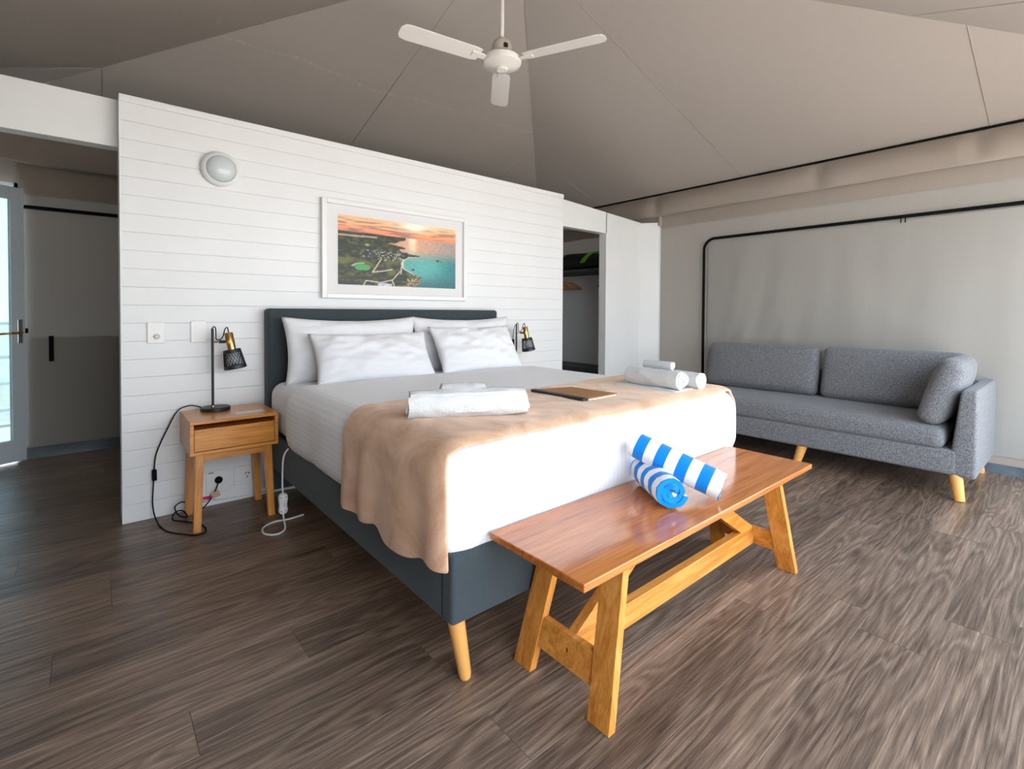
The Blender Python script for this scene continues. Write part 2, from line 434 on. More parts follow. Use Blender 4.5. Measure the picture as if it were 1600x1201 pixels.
# ------------------------------------------------------------------ ceiling: square pyramid of canvas
ce = struct(MB().box((APEX.x-.05, APEX.y-.05, APEX.z-.005), (APEX.x+.05, APEX.y+.05, APEX.z+.03)).build('ceiling', M_seam))
corners = dict(bl=Vector((XL, YB, ZE)), br=Vector((XR, YB, ZE)), fr=Vector((XR, YF, ZE)), fl=Vector((XL, YF, ZE)))
def slope(c0, c1, seams):
    L = (c1-c0).length; e = (c1-c0).normalized(); m = APEX-c0; ea = m.dot(e); hv = m-e*ea
    def H(t): return t/ea if t < ea else (L-t)/(L-ea)
    cuts = [0.]+[t for t in seams if 0 < t < L]+[L]
    for p, q in zip(cuts[:-1], cuts[1:]):
        cols = sorted(set([p+(q-p)*k/10 for k in range(11)]+([ea] if p < ea < q else [])))
        mb = MB(); nr = 14
        def pt(t, r):
            w = c0+e*t+hv*(H(t)*r)
            k = sin(pi*(t-p)/(q-p))*sin(pi*min(1., r*1.))*H(t)
            w.z += .012*nz(w.x*.9, w.y*.9, 3.)*min(1, 4*r*H(t))*(1 if H(t)*r < .9 else 0) - .012*k
            return w
        n = len(cols)
        mb.v = [tuple(pt(t, r/nr)) for r in range(nr+1) for t in cols]
        mb.f = [(r*n+i, r*n+i+1, (r+1)*n+i+1, (r+1)*n+i) for r in range(nr) for i in range(n-1)]
        o = mb.build('canvas_panel', M_ceil, ce, smooth=True)
    for t in cuts[1:-1]:
        a = c0+e*t; b = a+hv*H(t)
        MB().tube([a+Vector((0, 0, -.002)), b+Vector((0, 0, -.001))], .0028, 5).build('seam', M_ceil, ce)
slope(corners['bl'], corners['br'], [.05-XL, 1.79-XL, 3.53-XL])
slope(corners['fr'], corners['br'], [-2.72-YF, -1.0-YF, .72-YF])
slope(corners['fl'], corners['bl'], [1.0-YF, -.72-YF, -2.44-YF])
slope(corners['fl'], corners['fr'], [.05-XL, 1.79-XL, 3.53-XL])
for c in corners.values():
    MB().tube([c+Vector((0, 0, -.001)), APEX+Vector((0, 0, -.001))], .0022, 5).build('seam', M_ceil, ce)

# ------------------------------------------------------------------ canvas walls
def wavy(u, v, amp, s=1.): return amp*(nz(u*2.2, v*.7, s)+.5*nz(u*7, v*1.6, s+4))
def valance(name, p0, p1, inward, root):
    p0, p1, inward = Vector(p0), Vector(p1), Vector(inward); L = (p1-p0).length
    def fn(u, v):
        w = p0.lerp(p1, u); d = v
        fold = .030*nz(u*L*1.3, 1.7)+.022*nz(u*L*4.+v*1.2, v*1.5, 5.)
        pinch = sum(.03*exp(-((u*L-c)/.05)**2)*(1-d)*d*4 for c in (1.1, 2.1, 3.7))
        w = w+inward*(.012+.04*sin(pi*d)**1+.045*d+fold*d-pinch); w.z = ZE-.25*d+.012*nz(u*L*.8, 9.)*d
        return w
    o = MB().grid(110, 12, fn).build(name, M_canvas2, root, smooth=True, solid=.004)
    return o
def canvas_wall(name, p0, p1, inward, holes=None):
    """p0..p1 along the floor; main sheet with a beige band on top, a beige foot strip and a vinyl mud flap"""
    p0, p1, inw = Vector(p0), Vector(p1), Vector(inward); L = (p1-p0).length; e = (p1-p0)/L
    def sheet(a, b, z0, z1, off, amp, nu, nv, seed):
        def fn(u, v):
            t = a+(b-a)*u; z = z0+(z1-z0)*v
            k = sin(pi*min(1, max(0, v)))
            return p0+e*t+inw*(off+wavy(t, z, amp, seed)*k)+Vector((0, 0, z))
        return MB().grid(nu, nv, fn)
    return p0, p1, inw, L, e, sheet

# right wall
p0, p1, inw, L, e, sheet = canvas_wall('wall_right', (XR, YB, 0), (XR, YF, 0), (-1, 0, 0))
wr_ = struct(sheet(0, L, .0, 2.45, 0, .006, 60, 30, 1.).build('wall_right', M_canvas, smooth=True))
sheet(0, L, 2.035, 2.40, .010, .004, 60, 4, 2.).build('top_band', M_canvas2, wr_, smooth=True)
sheet(0, L, .055, .225, .010, .005, 60, 4, 3.).build('foot_strip', M_canvas2, wr_, smooth=True)
sheet(0, L, -.002, .065, .018, .010, 120, 4, 4.).build('mud_flap', M_mud, wr_, smooth=True)
# roll-up window flap inside the black track
def flapfn(u, v):
    y = -.66-(3.55-.66)*u; z = .12+(1.83-.12)*v
    k = min(1, 10*u)*min(1, 8*(1-v))*min(1, 6*v)
    ed = .010*sin(y*34+z*9)*exp(-u*L*.9)*(1-v)
    return Vector((XR-.014+(-.012*nz(y*1.1, z*.5, 8.)-.009*nz(y*4.5, z*.6, 2.)+ed)*k, y, z))
MB().grid(90, 40, flapfn).build('window_flap', M_flap, wr_, smooth=True)
rc = .11; yt, zt = -.622, 1.853
path = [(XR-.028, yt, .10)]+[(XR-.028, yt, z) for z in (.6, 1.2, zt-rc)]
path += [(XR-.028, yt-rc+rc*cos(a), zt-rc+rc*sin(a)) for a in [pi/2*k/8 for k in range(1, 9)]]
path += [(XR-.028, y, zt) for y in (-1.2, -1.8, -2.4, -3.0, -3.6)]
MB().tube(path, .0140, 8).build('track', M_black, wr_, smooth=True)
for yy in (-2.235, -2.262):
    MB().tube([(XR-.04, yy, zt-.01), (XR-.045, yy, zt-.05)], .004, 6).build('zip_pull', M_black, wr_)
v = valance('valance', (XR, YF, 0), (XR, YB, 0), (-1, 0, 0), wr_)
MB().tube([(XR-.02, YF, ZE-.004), (XR-.02, -1, ZE-.006), (XR-.02, YB, ZE-.004)], .010, 6).build('eave_cord', M_black, wr_)
# rear wall with the doorway at its left end
p0, p1, inw, L, e, sheet = canvas_wall('wall_rear', (-.42, YB, 0), (XR, YB, 0), (0, -1, 0))
wk = struct(sheet(0, L, .0, 2.45, 0, .006, 50, 24, 11.).build('wall_rear', M_canvas, smooth=True))
MB().grid(8, 4, lambda u, v: (XL+(-.40-XL)*u, YB, 2.02+.43*v)).build('door_header', M_canvas2, wk)
sheet(0, L, 1.945, 2.40, .010, .004, 50, 4, 12.).build('top_band', M_canvas2, wk, smooth=True)
sheet(0, L, .07, .895, .008, .004, 50, 6, 13.).build('lower_panel', M_canvas, wk, smooth=True)
sheet(0, L, -.002, .083, .020, .012, 120, 4, 14.).build('mud_flap', M_mud, wk, smooth=True)
MB().tube([(-.40, YB-.03, 1.850), (1.5, YB-.03, 1.853), (3, YB-.03, 1.853)], .0140, 8).build('track', M_black, wk, smooth=True)
MB().rbox((-.264, YB-.032, .715), (-.236, YB-.018, .905), .004, (1, 1, 4)).build('strap', M_black, wk, smooth=True)
valance('valance', (XL, YB, 0), (XR, YB, 0), (0, -1, 0), wk)
# left wall, front wall (the front has the wide doorway that lights the room)
p0, p1, inw, L, e, sheet = canvas_wall('wall_left', (XL, YF, 0), (XL, YB, 0), (1, 0, 0))
wl = struct(sheet(0, L, .0, 2.45, 0, .006, 30, 14, 21.).build('wall_left', M_canvas, smooth=True))
wf = MB().box((XL-.02, YF-.04, -.02), (DX0, YF, 2.43)).box((DX1, YF-.04, -.02), (XR+.02, YF, 2.43)).box((DX0, YF-.04, DZ1), (DX1, YF, 2.43))
wf = struct(wf.build('wall_front', M_canvas))
for k in range(4):
    x = DX0+(DX1-DX0)*k/3
    MB().box((x-.03, YF-.05, 0), (x+.03, YF+.01, DZ1)).build('door_post', M_alu, wf, bevel=.003)

# ------------------------------------------------------------------ headboard partition
YC0, YC1 = .08, .17
def topz(x): return 2.187+(2.105-2.187)*max(0., min(1., (x-3.3)/(4.65-3.3)))
wh = MB()
wh.prism([(XL, 1.945), (.20, 1.945), (.20, 2.187), (XL, 2.187)], 1, YC0, YC1)
wh.prism([(.12, 0), (3.33, 0), (3.33, 2.187), (.12, 2.187)], 1, .024, YC1)
wh.prism([(3.30, 1.925), (4.07, 1.925), (4.07, topz(4.06)), (3.30, topz(3.30))], 1, YC0, YC1)
wh.prism([(4.06, 0), (4.66, 0), (4.66, topz(4.66)), (4.06, topz(4.06))], 1, YC0, YC1)
wh = struct(wh.build('wall_headboard', M_white))
nb = 23; bz = [k*(2.160/nb) for k in range(nb+1)]
bd = MB().box((-1.615, -.012, -(2.160/nb)/2+.0004), (1.615, .012, (2.160/nb)/2-.0004)).build('board', M_board, None, bevel=.0009, bseg=1)
for k in range(nb):
    o = bd if k == 0 else bpy.data.objects.new('board', bd.data)
    if k: COL.objects.link(o)
    o.location = (.106+1.612, .012, (bz[k]+bz[k+1])/2); o.parent = wh
MB().box((.100, -.006, 2.160), (3.336, .175, 2.197)).build('cap_rail', M_white, wh, bevel=.003)
MB().box((.099, -.001, 0), (.1065, .172, 2.16)).build('end_board', M_white, wh, bevel=.002)
MB().box((3.3265, -.001, 0), (3.334, .172, 2.16)).build('end_board', M_white, wh, bevel=.002)
MB().prism([(4.645, .085), (4.78, -.090), (4.80, -.075), (4.80, .16), (4.66, .16)], 2, 0, 2.100).build('corner_board', M_white, wh, bevel=.002)
MB().tube([(4.772, -.095, 2.06), (4.772, -.095, 2.16)], .02, 10).build('eave_bracket', M_seam, wh)
MB().tube([(4.78, -.094, .0), (4.78, -.094, 2.06)], .006, 6).build('corner_bead', M_white, wh)

# ------------------------------------------------------------------ door leaf in the rear wall's doorway, outdoors
dA = Vector((-.394, 1.815, 0)); dB = Vector((-.80, 1.60, 0)); dd = (dB-dA).normalized(); dn = Vector((-dd.y, dd.x, 0)); dL = (dB-dA).length
def dbox(a, b, z0, z1, t0=-.02, t1=.02):
    P = [dA+dd*a+dn*t0, dA+dd*b+dn*t0, dA+dd*b+dn*t1, dA+dd*a+dn*t1]
    return MB().hexa([(p.x, p.y, z0) for p in P]+[(p.x, p.y, z1) for p in P])
dr = struct(dbox(0, .075, .012, 1.972).build('door_1', M_alu, bevel=.003))
dbox(dL-.075, dL, .012, 1.972).build('stile', M_alu, dr, bevel=.003)
dbox(.075, dL-.075, 1.885, 1.972).build('rail', M_alu, dr, bevel=.003)
dbox(.075, dL-.075, .012, .165).build('rail', M_alu, dr, bevel=.003)
dbox(.075, dL-.075, .165, 1.885, -.004, .004).build('pane', M_glass, dr)
hp = dbox(.018, .046, .86, 1.03, .020, .030).build('lock_plate', M_chrome, dr, bevel=.002)
def dp(a, t, z): q = dA+dd*a+dn*t; return (q.x, q.y, z)
MB().tube([dp(.032, .03, .935), dp(.032, .055, .935), dp(.05, .06, .935), dp(.16, .06, .93)], .008, 8).build('lever_handle', M_brass, dr, smooth=True)
dbox(-.02, -.002, .93, .965, -.01, .012).build('latch', M_black, dr)
MB().box((XL, YB-.02, 0), (XL+.04, YB+.06, 2.02)).box((-.44, YB+.0, 0), (-.405, YB+.06, 2.02)).box((XL, YB, 1.985), (-.405, YB+.06, 2.02)).build('door_frame', M_alu, wk)
struct(MB().box((-60, -60, -.40), (60, 60, -.30)).build('ground', M_grass))
dk = struct(MB().box((XL-2, YF-4.2, -.10), (XR+2, YF-.11, -.03)).build('deck_front', M_deck))
dk2 = struct(MB().box((XL-4, YB+.11, -.10), (XR+.2, YB+1.9, -.03)).build('deck_rear', M_deck))
rl = thing('deck_railing', 'white railing with thin bars outside the glass door', 'railing', (-1.5, YB+1.8, -.03))
for k in range(5): MB().box((-3.3+k*.9, YB+1.78, -.03), (-3.25+k*.9, YB+1.83, .98)).build('post', M_white, rl)
for z in (.1, .36, .62, .95): MB().box((-3.3, YB+1.79, z), (.5, YB+1.82, z+.03)).build('bar', M_white, rl)
def bush(name, c, r, label, n=260, seed=1):
    rr = random.Random(seed); t = thing(name, label, 'bush', (c[0], c[1], -.30))
    mb = MB()
    for k in range(n):
        d = Vector((rr.gauss(0, 1), rr.gauss(0, 1), rr.gauss(0, .8))).normalized()*(r*rr.uniform(.5, 1.)); p = Vector(c)+d
        a = Vector((rr.gauss(0, 1), rr.gauss(0, 1), rr.gauss(0, 1))).normalized()*r*.16; b = a.orthogonal().normalized()*r*.09
        mb.add([p-a, p+b, p+a, p-b], [(0, 1, 2, 3)])
    mb.build('foliage', M_leaf, t); MB().tube([(c[0], c[1], -.32), (c[0], c[1], c[2])], .05, 7).build('stem', M_bark, t)
bush('garden_bush', (-2.4, 7.2, .55), 1.0, 'leafy green bush in the garden beyond the glass door', seed=4)

# ------------------------------------------------------------------ ceiling fan
fc = Vector((1.87, -.89, 2.60))
fan = thing('ceiling_fan', 'cream three-blade ceiling fan hanging on a long rod', 'fan', fc)
T = Matrix.Translation
MB().tube([fc+Vector((0, 0, .10)), (fc.x, fc.y, 3.20)], .0125, 12).build('rod', M_fan, fan, smooth=True)
MB().lathe([(.02, .0), (.055, .0), (.05, .035), (.03, .06), (.013, .07)], 24, T((fc.x, fc.y, 3.165))).build('canopy', M_fan, fan, smooth='auto')
MB().lathe([(.058, .020), (.060, .028), (.060, .085), (.052, .112), (.030, .130), (.014, .134), (.0, .134)], 28, T(fc)).build('motor_cap', M_fanhub, fan, smooth='auto')
MB().lathe([(.0, -.045), (.03, -.045), (.036, -.041), (.095, -.030), (.112, -.020), (.118, -.004), (.116, .012), (.100, .026), (.04, .030)], 40, T(fc)).build('motor_housing', M_fan, fan, smooth='auto')
MB().lathe([(.0, -.056), (.030, -.055), (.036, -.048), (.036, -.040)], 24, T(fc)).build('hub_cap', M_fan, fan, smooth='auto')
MB().box((fc.x-.030, fc.y-.066, fc.z+.055), (fc.x-.008, fc.y-.052, fc.z+.078)).build('badge', M_dkmetal, fan)
for ang in (171, -65, 53):
    a = radians(ang)
    out = [(.150, -.050), (.19, -.060), (.58, -.064), (.615, -.055), (.628, -.03), (.630, .0), (.628, .03), (.612, .052), (.58, .058), (.19, .054), (.150, .046)]
    tilt = Matrix.Rotation(radians(9), 4, 'X'); M = T(fc) @ Matrix.Rotation(a, 4, 'Z') @ T((0, 0, .0)) @ tilt
    b = MB().prism(out, 2, -.003, .003).xf(M).build('blade', M_fan, fan, bevel=.0015, bseg=1)
    MB().box((.085, -.020, -.004), (.20, .020, .004)).xf(M @ T((0, 0, -.006))).build('blade_arm', M_fan, b, bevel=.002)

# ------------------------------------------------------------------ wall light, switches, sockets
lt = thing('wall_light', 'round white bulkhead light high on the boarded wall', 'light', (.545, 0, 1.895))
RX = Matrix.Translation((.545, 0, 1.895)) @ Matrix.Rotation(radians(90), 4, 'X')
MB().lathe([(.0, 0), (.094, 0), (.096, .006), (.096, .022), (.090, .034), (.078, .040), (.074, .036), (.0, .036)], 48, RX).build('ring', M_wplastic, lt, smooth='auto')
MB().lathe([(.075, .034), (.070, .046), (.055, .060), (.03, .070), (.0, .073)][::1], 40, RX).build('diffuser', M_glassdome, lt, smooth=True)
def plate(name, label, x0, x1, z0, z1, group=None):
    t = thing(name, label, 'switch' if 'switch' in name else 'socket', ((x0+x1)/2, 0, z0))
    MB().box((x0, -.009, z0), (x1, .001, z1)).build('faceplate', M_wplastic, t, bevel=.003)
    return t
RXm = lambda x, y, z: T((x, y, z)) @ Matrix.Rotation(radians(90), 4, 'X')
s = plate('dimmer_switch', 'white wall switch plate with a round chrome knob', .208, .284, .926, 1.039)
MB().lathe([(.0, 0), (.013, 0), (.013, .012), (.010, .016), (0, .016)], 20, RXm(.249, -.008, .962)).build('knob', M_fanhub, s, smooth='auto')
MB().lathe([(.0, 0), (.012, 0), (.012, .003), (0, .003)], 20, RXm(.249, -.008, 1.002)).build('button', M_wplastic, s, smooth='auto')
s = plate('light_switch', 'white double switch plate behind the lamp pole', .400, .475, .924, 1.044)
for z in (.968, 1.000): MB().lathe([(.0, 0), (.012, 0), (.012, .003), (0, .003)], 20, RXm(.438, -.008, z)).build('button', M_wplastic, s, smooth='auto')
s = plate('wall_socket', 'white wall socket with a black plug, low under the bedside table', .468, .583, .070, .196)
MB().box((.478, -.0105, .184), (.505, -.0085, .188)).build('print_line', M_dkmetal, s)
MB().box((.520, -.012, .163), (.532, -.008, .181)).build('rocker', M_wplastic, s, bevel=.001)
s2 = plate('wall_socket', 'white wall socket left empty, beside the one with the black plug', .606, .721, .088, .196)
MB().box((.640, -.012, .150), (.654, -.008, .170)).build('rocker', M_wplastic, s2, bevel=.001)
for (x, z, r) in ((.668, .150, 25), (.682, .150, -25), (.675, .130, 0)):  # dark bars stand in for the shade inside the pin holes
    MB().box((-.002, -.001, -.006), (.002, .001, .006)).xf(T((x, -.0095, z)) @ Matrix.Rotation(radians(r), 4, 'Y')).build('slot_shade', M_dkmetal, s2)

# ------------------------------------------------------------------ framed picture
px0, px1, pz0, pz1 = 1.104, 2.224, 1.186, 1.826
pic = thing('picture_frame', 'framed aerial photo of a coast at sunset, above the headboard', 'picture', ((px0+px1)/2, 0, pz0))
for a, b in (((px0, -.034, pz0), (px0+.030, 0, pz1)), ((px1-.030, -.034, pz0), (px1, 0, pz1)), ((px0+.03, -.034, pz0), (px1-.03, 0, pz0+.030)), ((px0+.03, -.034, pz1-.030), (px1-.03, 0, pz1))):
    MB().box(a, b).build('frame_bar', M_wplastic, pic, bevel=.003)
MB().box((px0+.028, -.012, pz0+.028), (px1-.028, -.002, pz1-.028)).build('mat_board', plain('mat_board', (.74, .735, .74, 1), .8), pic)
IX0, IX1, IZ0, IZ1 = px0+.108, px1-.096, pz0+.092, pz1-.092
def sm(a, b, x): t = max(0., min(1., (x-a)/(b-a))); return t*t*(3-2*t)
def mixc(a, b, t): return tuple(a[i]+(b[i]-a[i])*t for i in range(3))
def seg(p, a, b):
    ax, ay = a; bx, by = b; d = ((p[0]-ax)*(bx-ax)+(p[1]-ay)*(by-ay))/((bx-ax)**2+(by-ay)**2); d = max(0, min(1, d))
    return sqrt((p[0]-ax-d*(bx-ax))**2+((p[1]-ay-d*(by-ay))*.55)**2)
def paint(u, v):           # u to the right, v downwards, both 0..1: an aerial view of a coast at sunset (sRGB)
    n = lambda s, k=0.: nz(u*s*1.8, v*s, k)
    hz = .245-.02*u
    hz = .225+.02*(u)
    if v < hz:
        t = v/hz
        c = mixc((238, 190, 140), (240, 148, 104), sm(.2, 1., t)); c = mixc(c, (246, 216, 170), sm(.35, .0, t)*sm(0, .9, u))
        cl = nz(u*5, v*34, 2.)+.5*nz(u*12, v*70, 3.)
        c = mixc(c, (150, 112, 104), sm(-.05, .35, cl)*(.95-.35*u)*sm(0, .3, t))
        sun = exp(-((u-.61)/.12)**2-((v-.05)/.07)**2); c = mixc(c, (255, 246, 222), min(1, sun*1.3))
        return c
    d = (v-hz)/(1-hz)
    # shoreline: the land's right edge as a function of v
    sh = .60-.02*sin(d*40)*sm(.25, 0, d)
    if v < .34: sh = .45+(.34-v)*1.3*(1-abs((v-.285)/.06)*.6)+.04*n(14, 1.)
    elif v < .48: sh = .40+.13*sm(.34, .40, v)-.05*sm(.40, .43, v)+.10*sm(.43, .50, v)+.03*n(16, 1.)
    elif v < .53: sh = .50+.17*exp(-((v-.505)/.022)**2)+.02*n(18, 1.)
    elif v < .80: sh = .505+.05*sm(.60, .53, v)+.10*sm(.70, .82, v)+.006*n(20, 1.)
    else: sh = .60+.07*sm(.78, .86, v)-.035*sm(.93, 1., v)+.03*n(22, 1.)
    if u > sh:
        far = mixc((214, 160, 132), (150, 146, 142), sm(.62, 1., u)*.8)
        sea = mixc((84, 158, 156), (38, 120, 128), sm(.62, 1., u))
        c = mixc(far, sea, sm(.18, .55, d)); c = mixc(c, (40, 96, 104), sm(.72, 1., d)*.75)
        tq = exp(-((u-.74)/.17)**2-((v-.66)/.14)**2); c = mixc(c, (92, 190, 182), min(1, tq*.55))
        gl = exp(-((u-.595)/.035)**2)*sm(.5, .0, d); c = mixc(c, (255, 226, 190), min(1, gl*1.1))
        c = mixc(c, (255, 255, 250), .10*max(0, n(34, 5.))+.0)
        c = tuple(x*(1+.10*nz(u*30, v*80, 4.)) for x in c)
        if .53 < v < .80 and u < sh+.022: c = mixc((236, 226, 206), c, sm(sh, sh+.022, u))
        for (a, b, r) in ((.825, .555, .018), (.86, .57, .008), (.60, .725, .016), (.655, .845, .02)):
            if ((u-a)/r)**2+((v-b)/(r*.7))**2 < 1+.6*n(40, 7.): c = (44, 42, 40)
        return c
    g = nz(u*20, v*22, 2.)+.6*nz(u*48, v*50, 3.)
    c = mixc((32, 40, 24), (80, 86, 44), sm(-.25, .5, g)); c = mixc(c, (60, 54, 44), sm(.12, 0, d)*.6)
    c = mixc(c, (24, 32, 22), sm(.1, -.45, nz(u*12, v*14, 8.))*.8)
    if v > .6: c = mixc(c, (104, 108, 44), sm(.0, .35, nz(u*7, v*7, 12.))*.8)
    c = mixc(c, (150, 160, 60), sm(.55, .2, sqrt(((u-.22)/.05)**2+((v-.40)/.05)**2)))
    if v < .33 and sm(.02, .0, abs(v-.285+.02*u)) > .3 and u < .30: c = mixc(c, (222, 186, 164), .75)
    rk = nz(u*60, v*60, 21.)
    if .45 < v < .60 and .16 < u < .53 and rk > .30 and nz(u*26, v*26, 33.) > -.05: c = mixc(c, (196, 202, 214), .8)
    if .48 < v < .62 and .3 < u < .5 and rk < -.3: c = (196, 176, 150)
    q = sqrt(((u-.185)/.06)**2+((v-.735)/.045)**2)
    if q < 1+.2*n(16, 9.): c = (62, 158, 92)
    if q > 1.1 and q < 1.5 and v < .73 and u < .2: c = (150, 170, 140)
    for a, b in (((.26, .80), (.33, .60)), ((.26, .80), (.36, .77)), ((.36, .77), (.42, .74)), ((.485, .77), (.425, .90)), ((.425, .90), (.33, .95)), ((.33, .95), (.21, .93)), ((.21, .93), (.19, 1.)), ((.42, .91), (.44, 1.)), ((.50, .62), (.495, .80))):
        if seg((u, v), a, b) < .0045: c = (206, 190, 166)
    if v > .93 and .30 < u < .42 and v > .955+.4*abs(u-.36)*.6: c = mixc((214, 212, 220), (150, 150, 170), sm(-.1, .4, rk))
    if v > .86 and u > .48 and rk > -.05 and u > sh-.12: c = mixc(c, (206, 178, 148), .8)
    if v > .80 and u > sh-.035: c = mixc((70, 58, 50), (170, 140, 116), sm(-.3, .4, rk))
    return c
NU, NV = 300, 160
mb = MB().grid(NU, NV, lambda u, v: (IX0+(IX1-IX0)*u, -.0128, IZ1+(IZ0-IZ1)*v))
me = bpy.data.meshes.new('photo_print'); me.from_pydata(mb.v, [], mb.f)
ca = me.color_attributes.new('print', 'FLOAT_COLOR', 'POINT'); buf = []
for j in range(NV+1):
    for i in range(NU+1):
        buf += lin(*[max(0., min(255., x)) for x in paint(i/NU, j/NV)])
ca.data.foreach_set('color', buf)
mt = NT('photo_print'); at = mt.n('Attribute', attribute_name='print'); mt.l(at.outputs['Color'], mt.b.inputs['Base Color']); mt.rough(.45)
me.materials.append(mt.m); o = bpy.data.objects.new('photo_print', me); COL.objects.link(o); par(o, pic)

# ------------------------------------------------------------------ bed
BX0, BX1, BYF, BZ0, BZ1 = .766, 2.515, -2.040, .200, .400
bed = thing('bed', 'charcoal upholstered bed with a low headboard and beech legs', 'bed', ((BX0+BX1)/2, -1.07, 0))
MB().rbox((.768, -.100, .04), (2.480, -.003, 1.116), .022, (10, 1, 6)).build('headboard', M_uph, bed, smooth=True)
def rail(a, b): MB().rbox(a, b, .014, (8, 8, 3)).build('rail', M_uph, bed, smooth=True)
rail((BX0, BYF+.055, BZ0), (BX0+.06, -.10, BZ1)); rail((BX1-.06, BYF+.055, BZ0), (BX1, -.10, BZ1)); rail((BX0, BYF, BZ0), (BX1, BYF+.06, BZ1))
MB().box((BX0+.05, BYF+.05, .33), (BX1-.05, -.10, .385)).build('slat_deck', M_beech, bed)
for (lx, ly, fx, fy) in ((.812, -1.985, .844, -1.996), (2.47, -1.985, 2.44, -1.996), (1.05, -.2, 1.05, -.2), (2.23, -.2, 2.23, -.2)):
    MB().tube([(lx, ly, BZ0+.01), (lx+(fx-lx)*.95, ly+(fy-ly)*.95, .012), (fx, fy, 0)], [.027, .0195, .0165], 20).build('leg', M_beech, bed, smooth='auto')

MX0, MX1, MYF, MZT = .772, 2.512, -2.030, .686
def mfn(w):
    w.z += .010*sin(pi*(w.x-MX0)/(MX1-MX0))*(1 if w.z > .6 else 0); return w
ma = tag(MB().rbox((MX0, MYF, .392), (MX1, -.103, MZT), (.075, .06, .075), (20, 20, 3), mfn).build('mattress', M_linen, smooth=True),
         'white mattress in a fitted sheet, seen beside the headboard', 'mattress')

# cloth wrapped over the rounded mattress: s runs over the side, the top and the other side
def wrap(p, lo, hi, r):
    q = Vector((max(lo[0]+r, min(hi[0]-r, p[0])), max(lo[1]+r, p[1]), min(hi[2]-r, p[2])))
    d = Vector(p)-q
    return q+d.normalized()*r if d.length > r*.2 else Vector(p)
def build_sheet():
    # assembled as an open-bottom rounded box with the head end open, plus folds
    lo = Vector((.754, -2.038, .350)); hi = Vector((2.530, -.47, .703))
    def fn(w):
        x, y, z = w
        top = sm(.60, .69, z)
        hem = 1-sm(.350, .43, z)
        # crown and soft ripples on top
        z += .006*sin(pi*(x-.754)/1.776)*top+.003*nz(x*3, y*3, 1.)*top
        dl = 1-sm(.754, .80, x); dr_ = sm(2.48, 2.53, x); df = 1-sm(-2.046, -1.99, y)
        below = 1-top
        # bulging sides, tucked in under the mattress edge
        bul = sin(pi*max(0, min(1, (z-.350)/.33)))
        x -= dl*(.012*bul-.010*hem); x += dr_*(.012*bul-.010*hem); y -= df*(.010*bul-.006*hem)*.6
        # folds
        x -= dl*below*(.008*nz(y*5, z*2, 3.)+.006*nz(y*14, z*4, 6.)*(.3+hem))
        y -= df*below*(.005*nz(x*6, z*1.2, 3.)+.009*sin((x-.75)*62+z*5)*exp(-(x-.75)*7.5)*(.4+.6*below))
        z += df*.055*(1-sm(.35, .56, z))
        z += (1-sm(.350, .375, z))*(.020*nz(y*3.2, 2.)*dl+.012*nz(x*4, 7.)*df+.010*nz(y*11, 4.)*dl)
        return Vector((x, y, z))
    mb = MB().rbox(lo, hi, (.095, .085, .095), (60, 56, 12), fn, open_bottom=True)
    # drop the closed head end
    keep = []
    for f in mb.f:
        ys_ = [mb.v[i][1] for i in f]; zs_ = [mb.v[i][2] for i in f]
        if min(ys_) > -.485 : continue
        keep.append(f)
    mb.f = keep
    o = mb.build('top_sheet', M_sheet, smooth=True, solid=.006)
    me = o.data; uvl = me.uv_layers.new(name='UVMap')
    for lp in me.loops:
        c = me.vertices[lp.vertex_index].co
        side = 0
        if c.x < .80: uu = -(.70-c.z)
        elif c.x > 2.48: uu = 1.78+(.70-c.z)
        else: uu = c.x-.754
        uvl.data[lp.index].uv = (uu, c.y)
    return tag(o, 'white satin-striped top sheet drawn over the mattress and hanging at the foot', 'sheet')
build_sheet()

def build_throw():
    lo = Vector((.744, -2.056, 0)); hi = Vector((2.538, 0, .716)); r = .10
    zb = .352; hL = hi.z-zb; Wd = hi.x-lo.x; hR = .12; tot = hL+Wd+hR
    NUs, NVs = 150, 60
    def fn(u, v):
        s = u*tot
        if s < hL: p = [lo.x, 0, zb+s]; hang = 1-s/hL
        elif s < hL+Wd: p = [lo.x+s-hL, 0, hi.z]; hang = 0
        else: p = [hi.x, 0, hi.z-(s-hL-Wd)]; hang = (s-hL-Wd)/hL
        left = s < hL+.15
        # head-side edge wanders a little over the top and falls straight at the side
        xx = p[0]
        ya = -1.315-.10*sm(.9, 1.35, xx)*sm(2.6, 1.7, xx)-.035*nz(xx*3, .3)-.05*sm(2.0, 2.5, xx)
        yb_ = -2.03+.012*nz(xx*2.2, 4.)
        p[1] = ya+(yb_-ya)*v
        front = v
        if left and hang > 0:
            p[1] -= .012*hang*v
        w = wrap(p, lo, hi, r)
        # vertical folds on the hanging side, deepest at the hem
        if s < hL+.10:
            hh = sm(.0, 1., hang)
            f = .009*sin(p[1]*31+1.2*sin(p[1]*9))+.009*nz(p[1]*10, 2., hang*.8)
            w.x -= (.012+f)*hh*1.0+.004
            w.z += (.030*nz(p[1]*4.2, 8.)+.016*nz(p[1]*12, 5.))*max(0, hang-.55)/.45 + .018*sm(-1.6, -2.02, p[1])*max(0, hang-.1)
            w.y -= .018*hh*front*max(0, (v-.8)/.2)
        if hang == 0:
            w.z += .004*nz(w.x*6, w.y*6, 2.)+.003*nz(w.x*16, w.y*14, 9.)+.004
        return w
    o = MB().grid(NUs, NVs, fn).build('throw_blanket', M_plush, smooth=True, solid=.010)
    sub = o.modifiers.new('soft', 'SUBSURF'); sub.levels = 1; sub.render_levels = 1
    return tag(o, 'tan plush throw blanket spread across the foot of the bed', 'blanket')
build_throw()

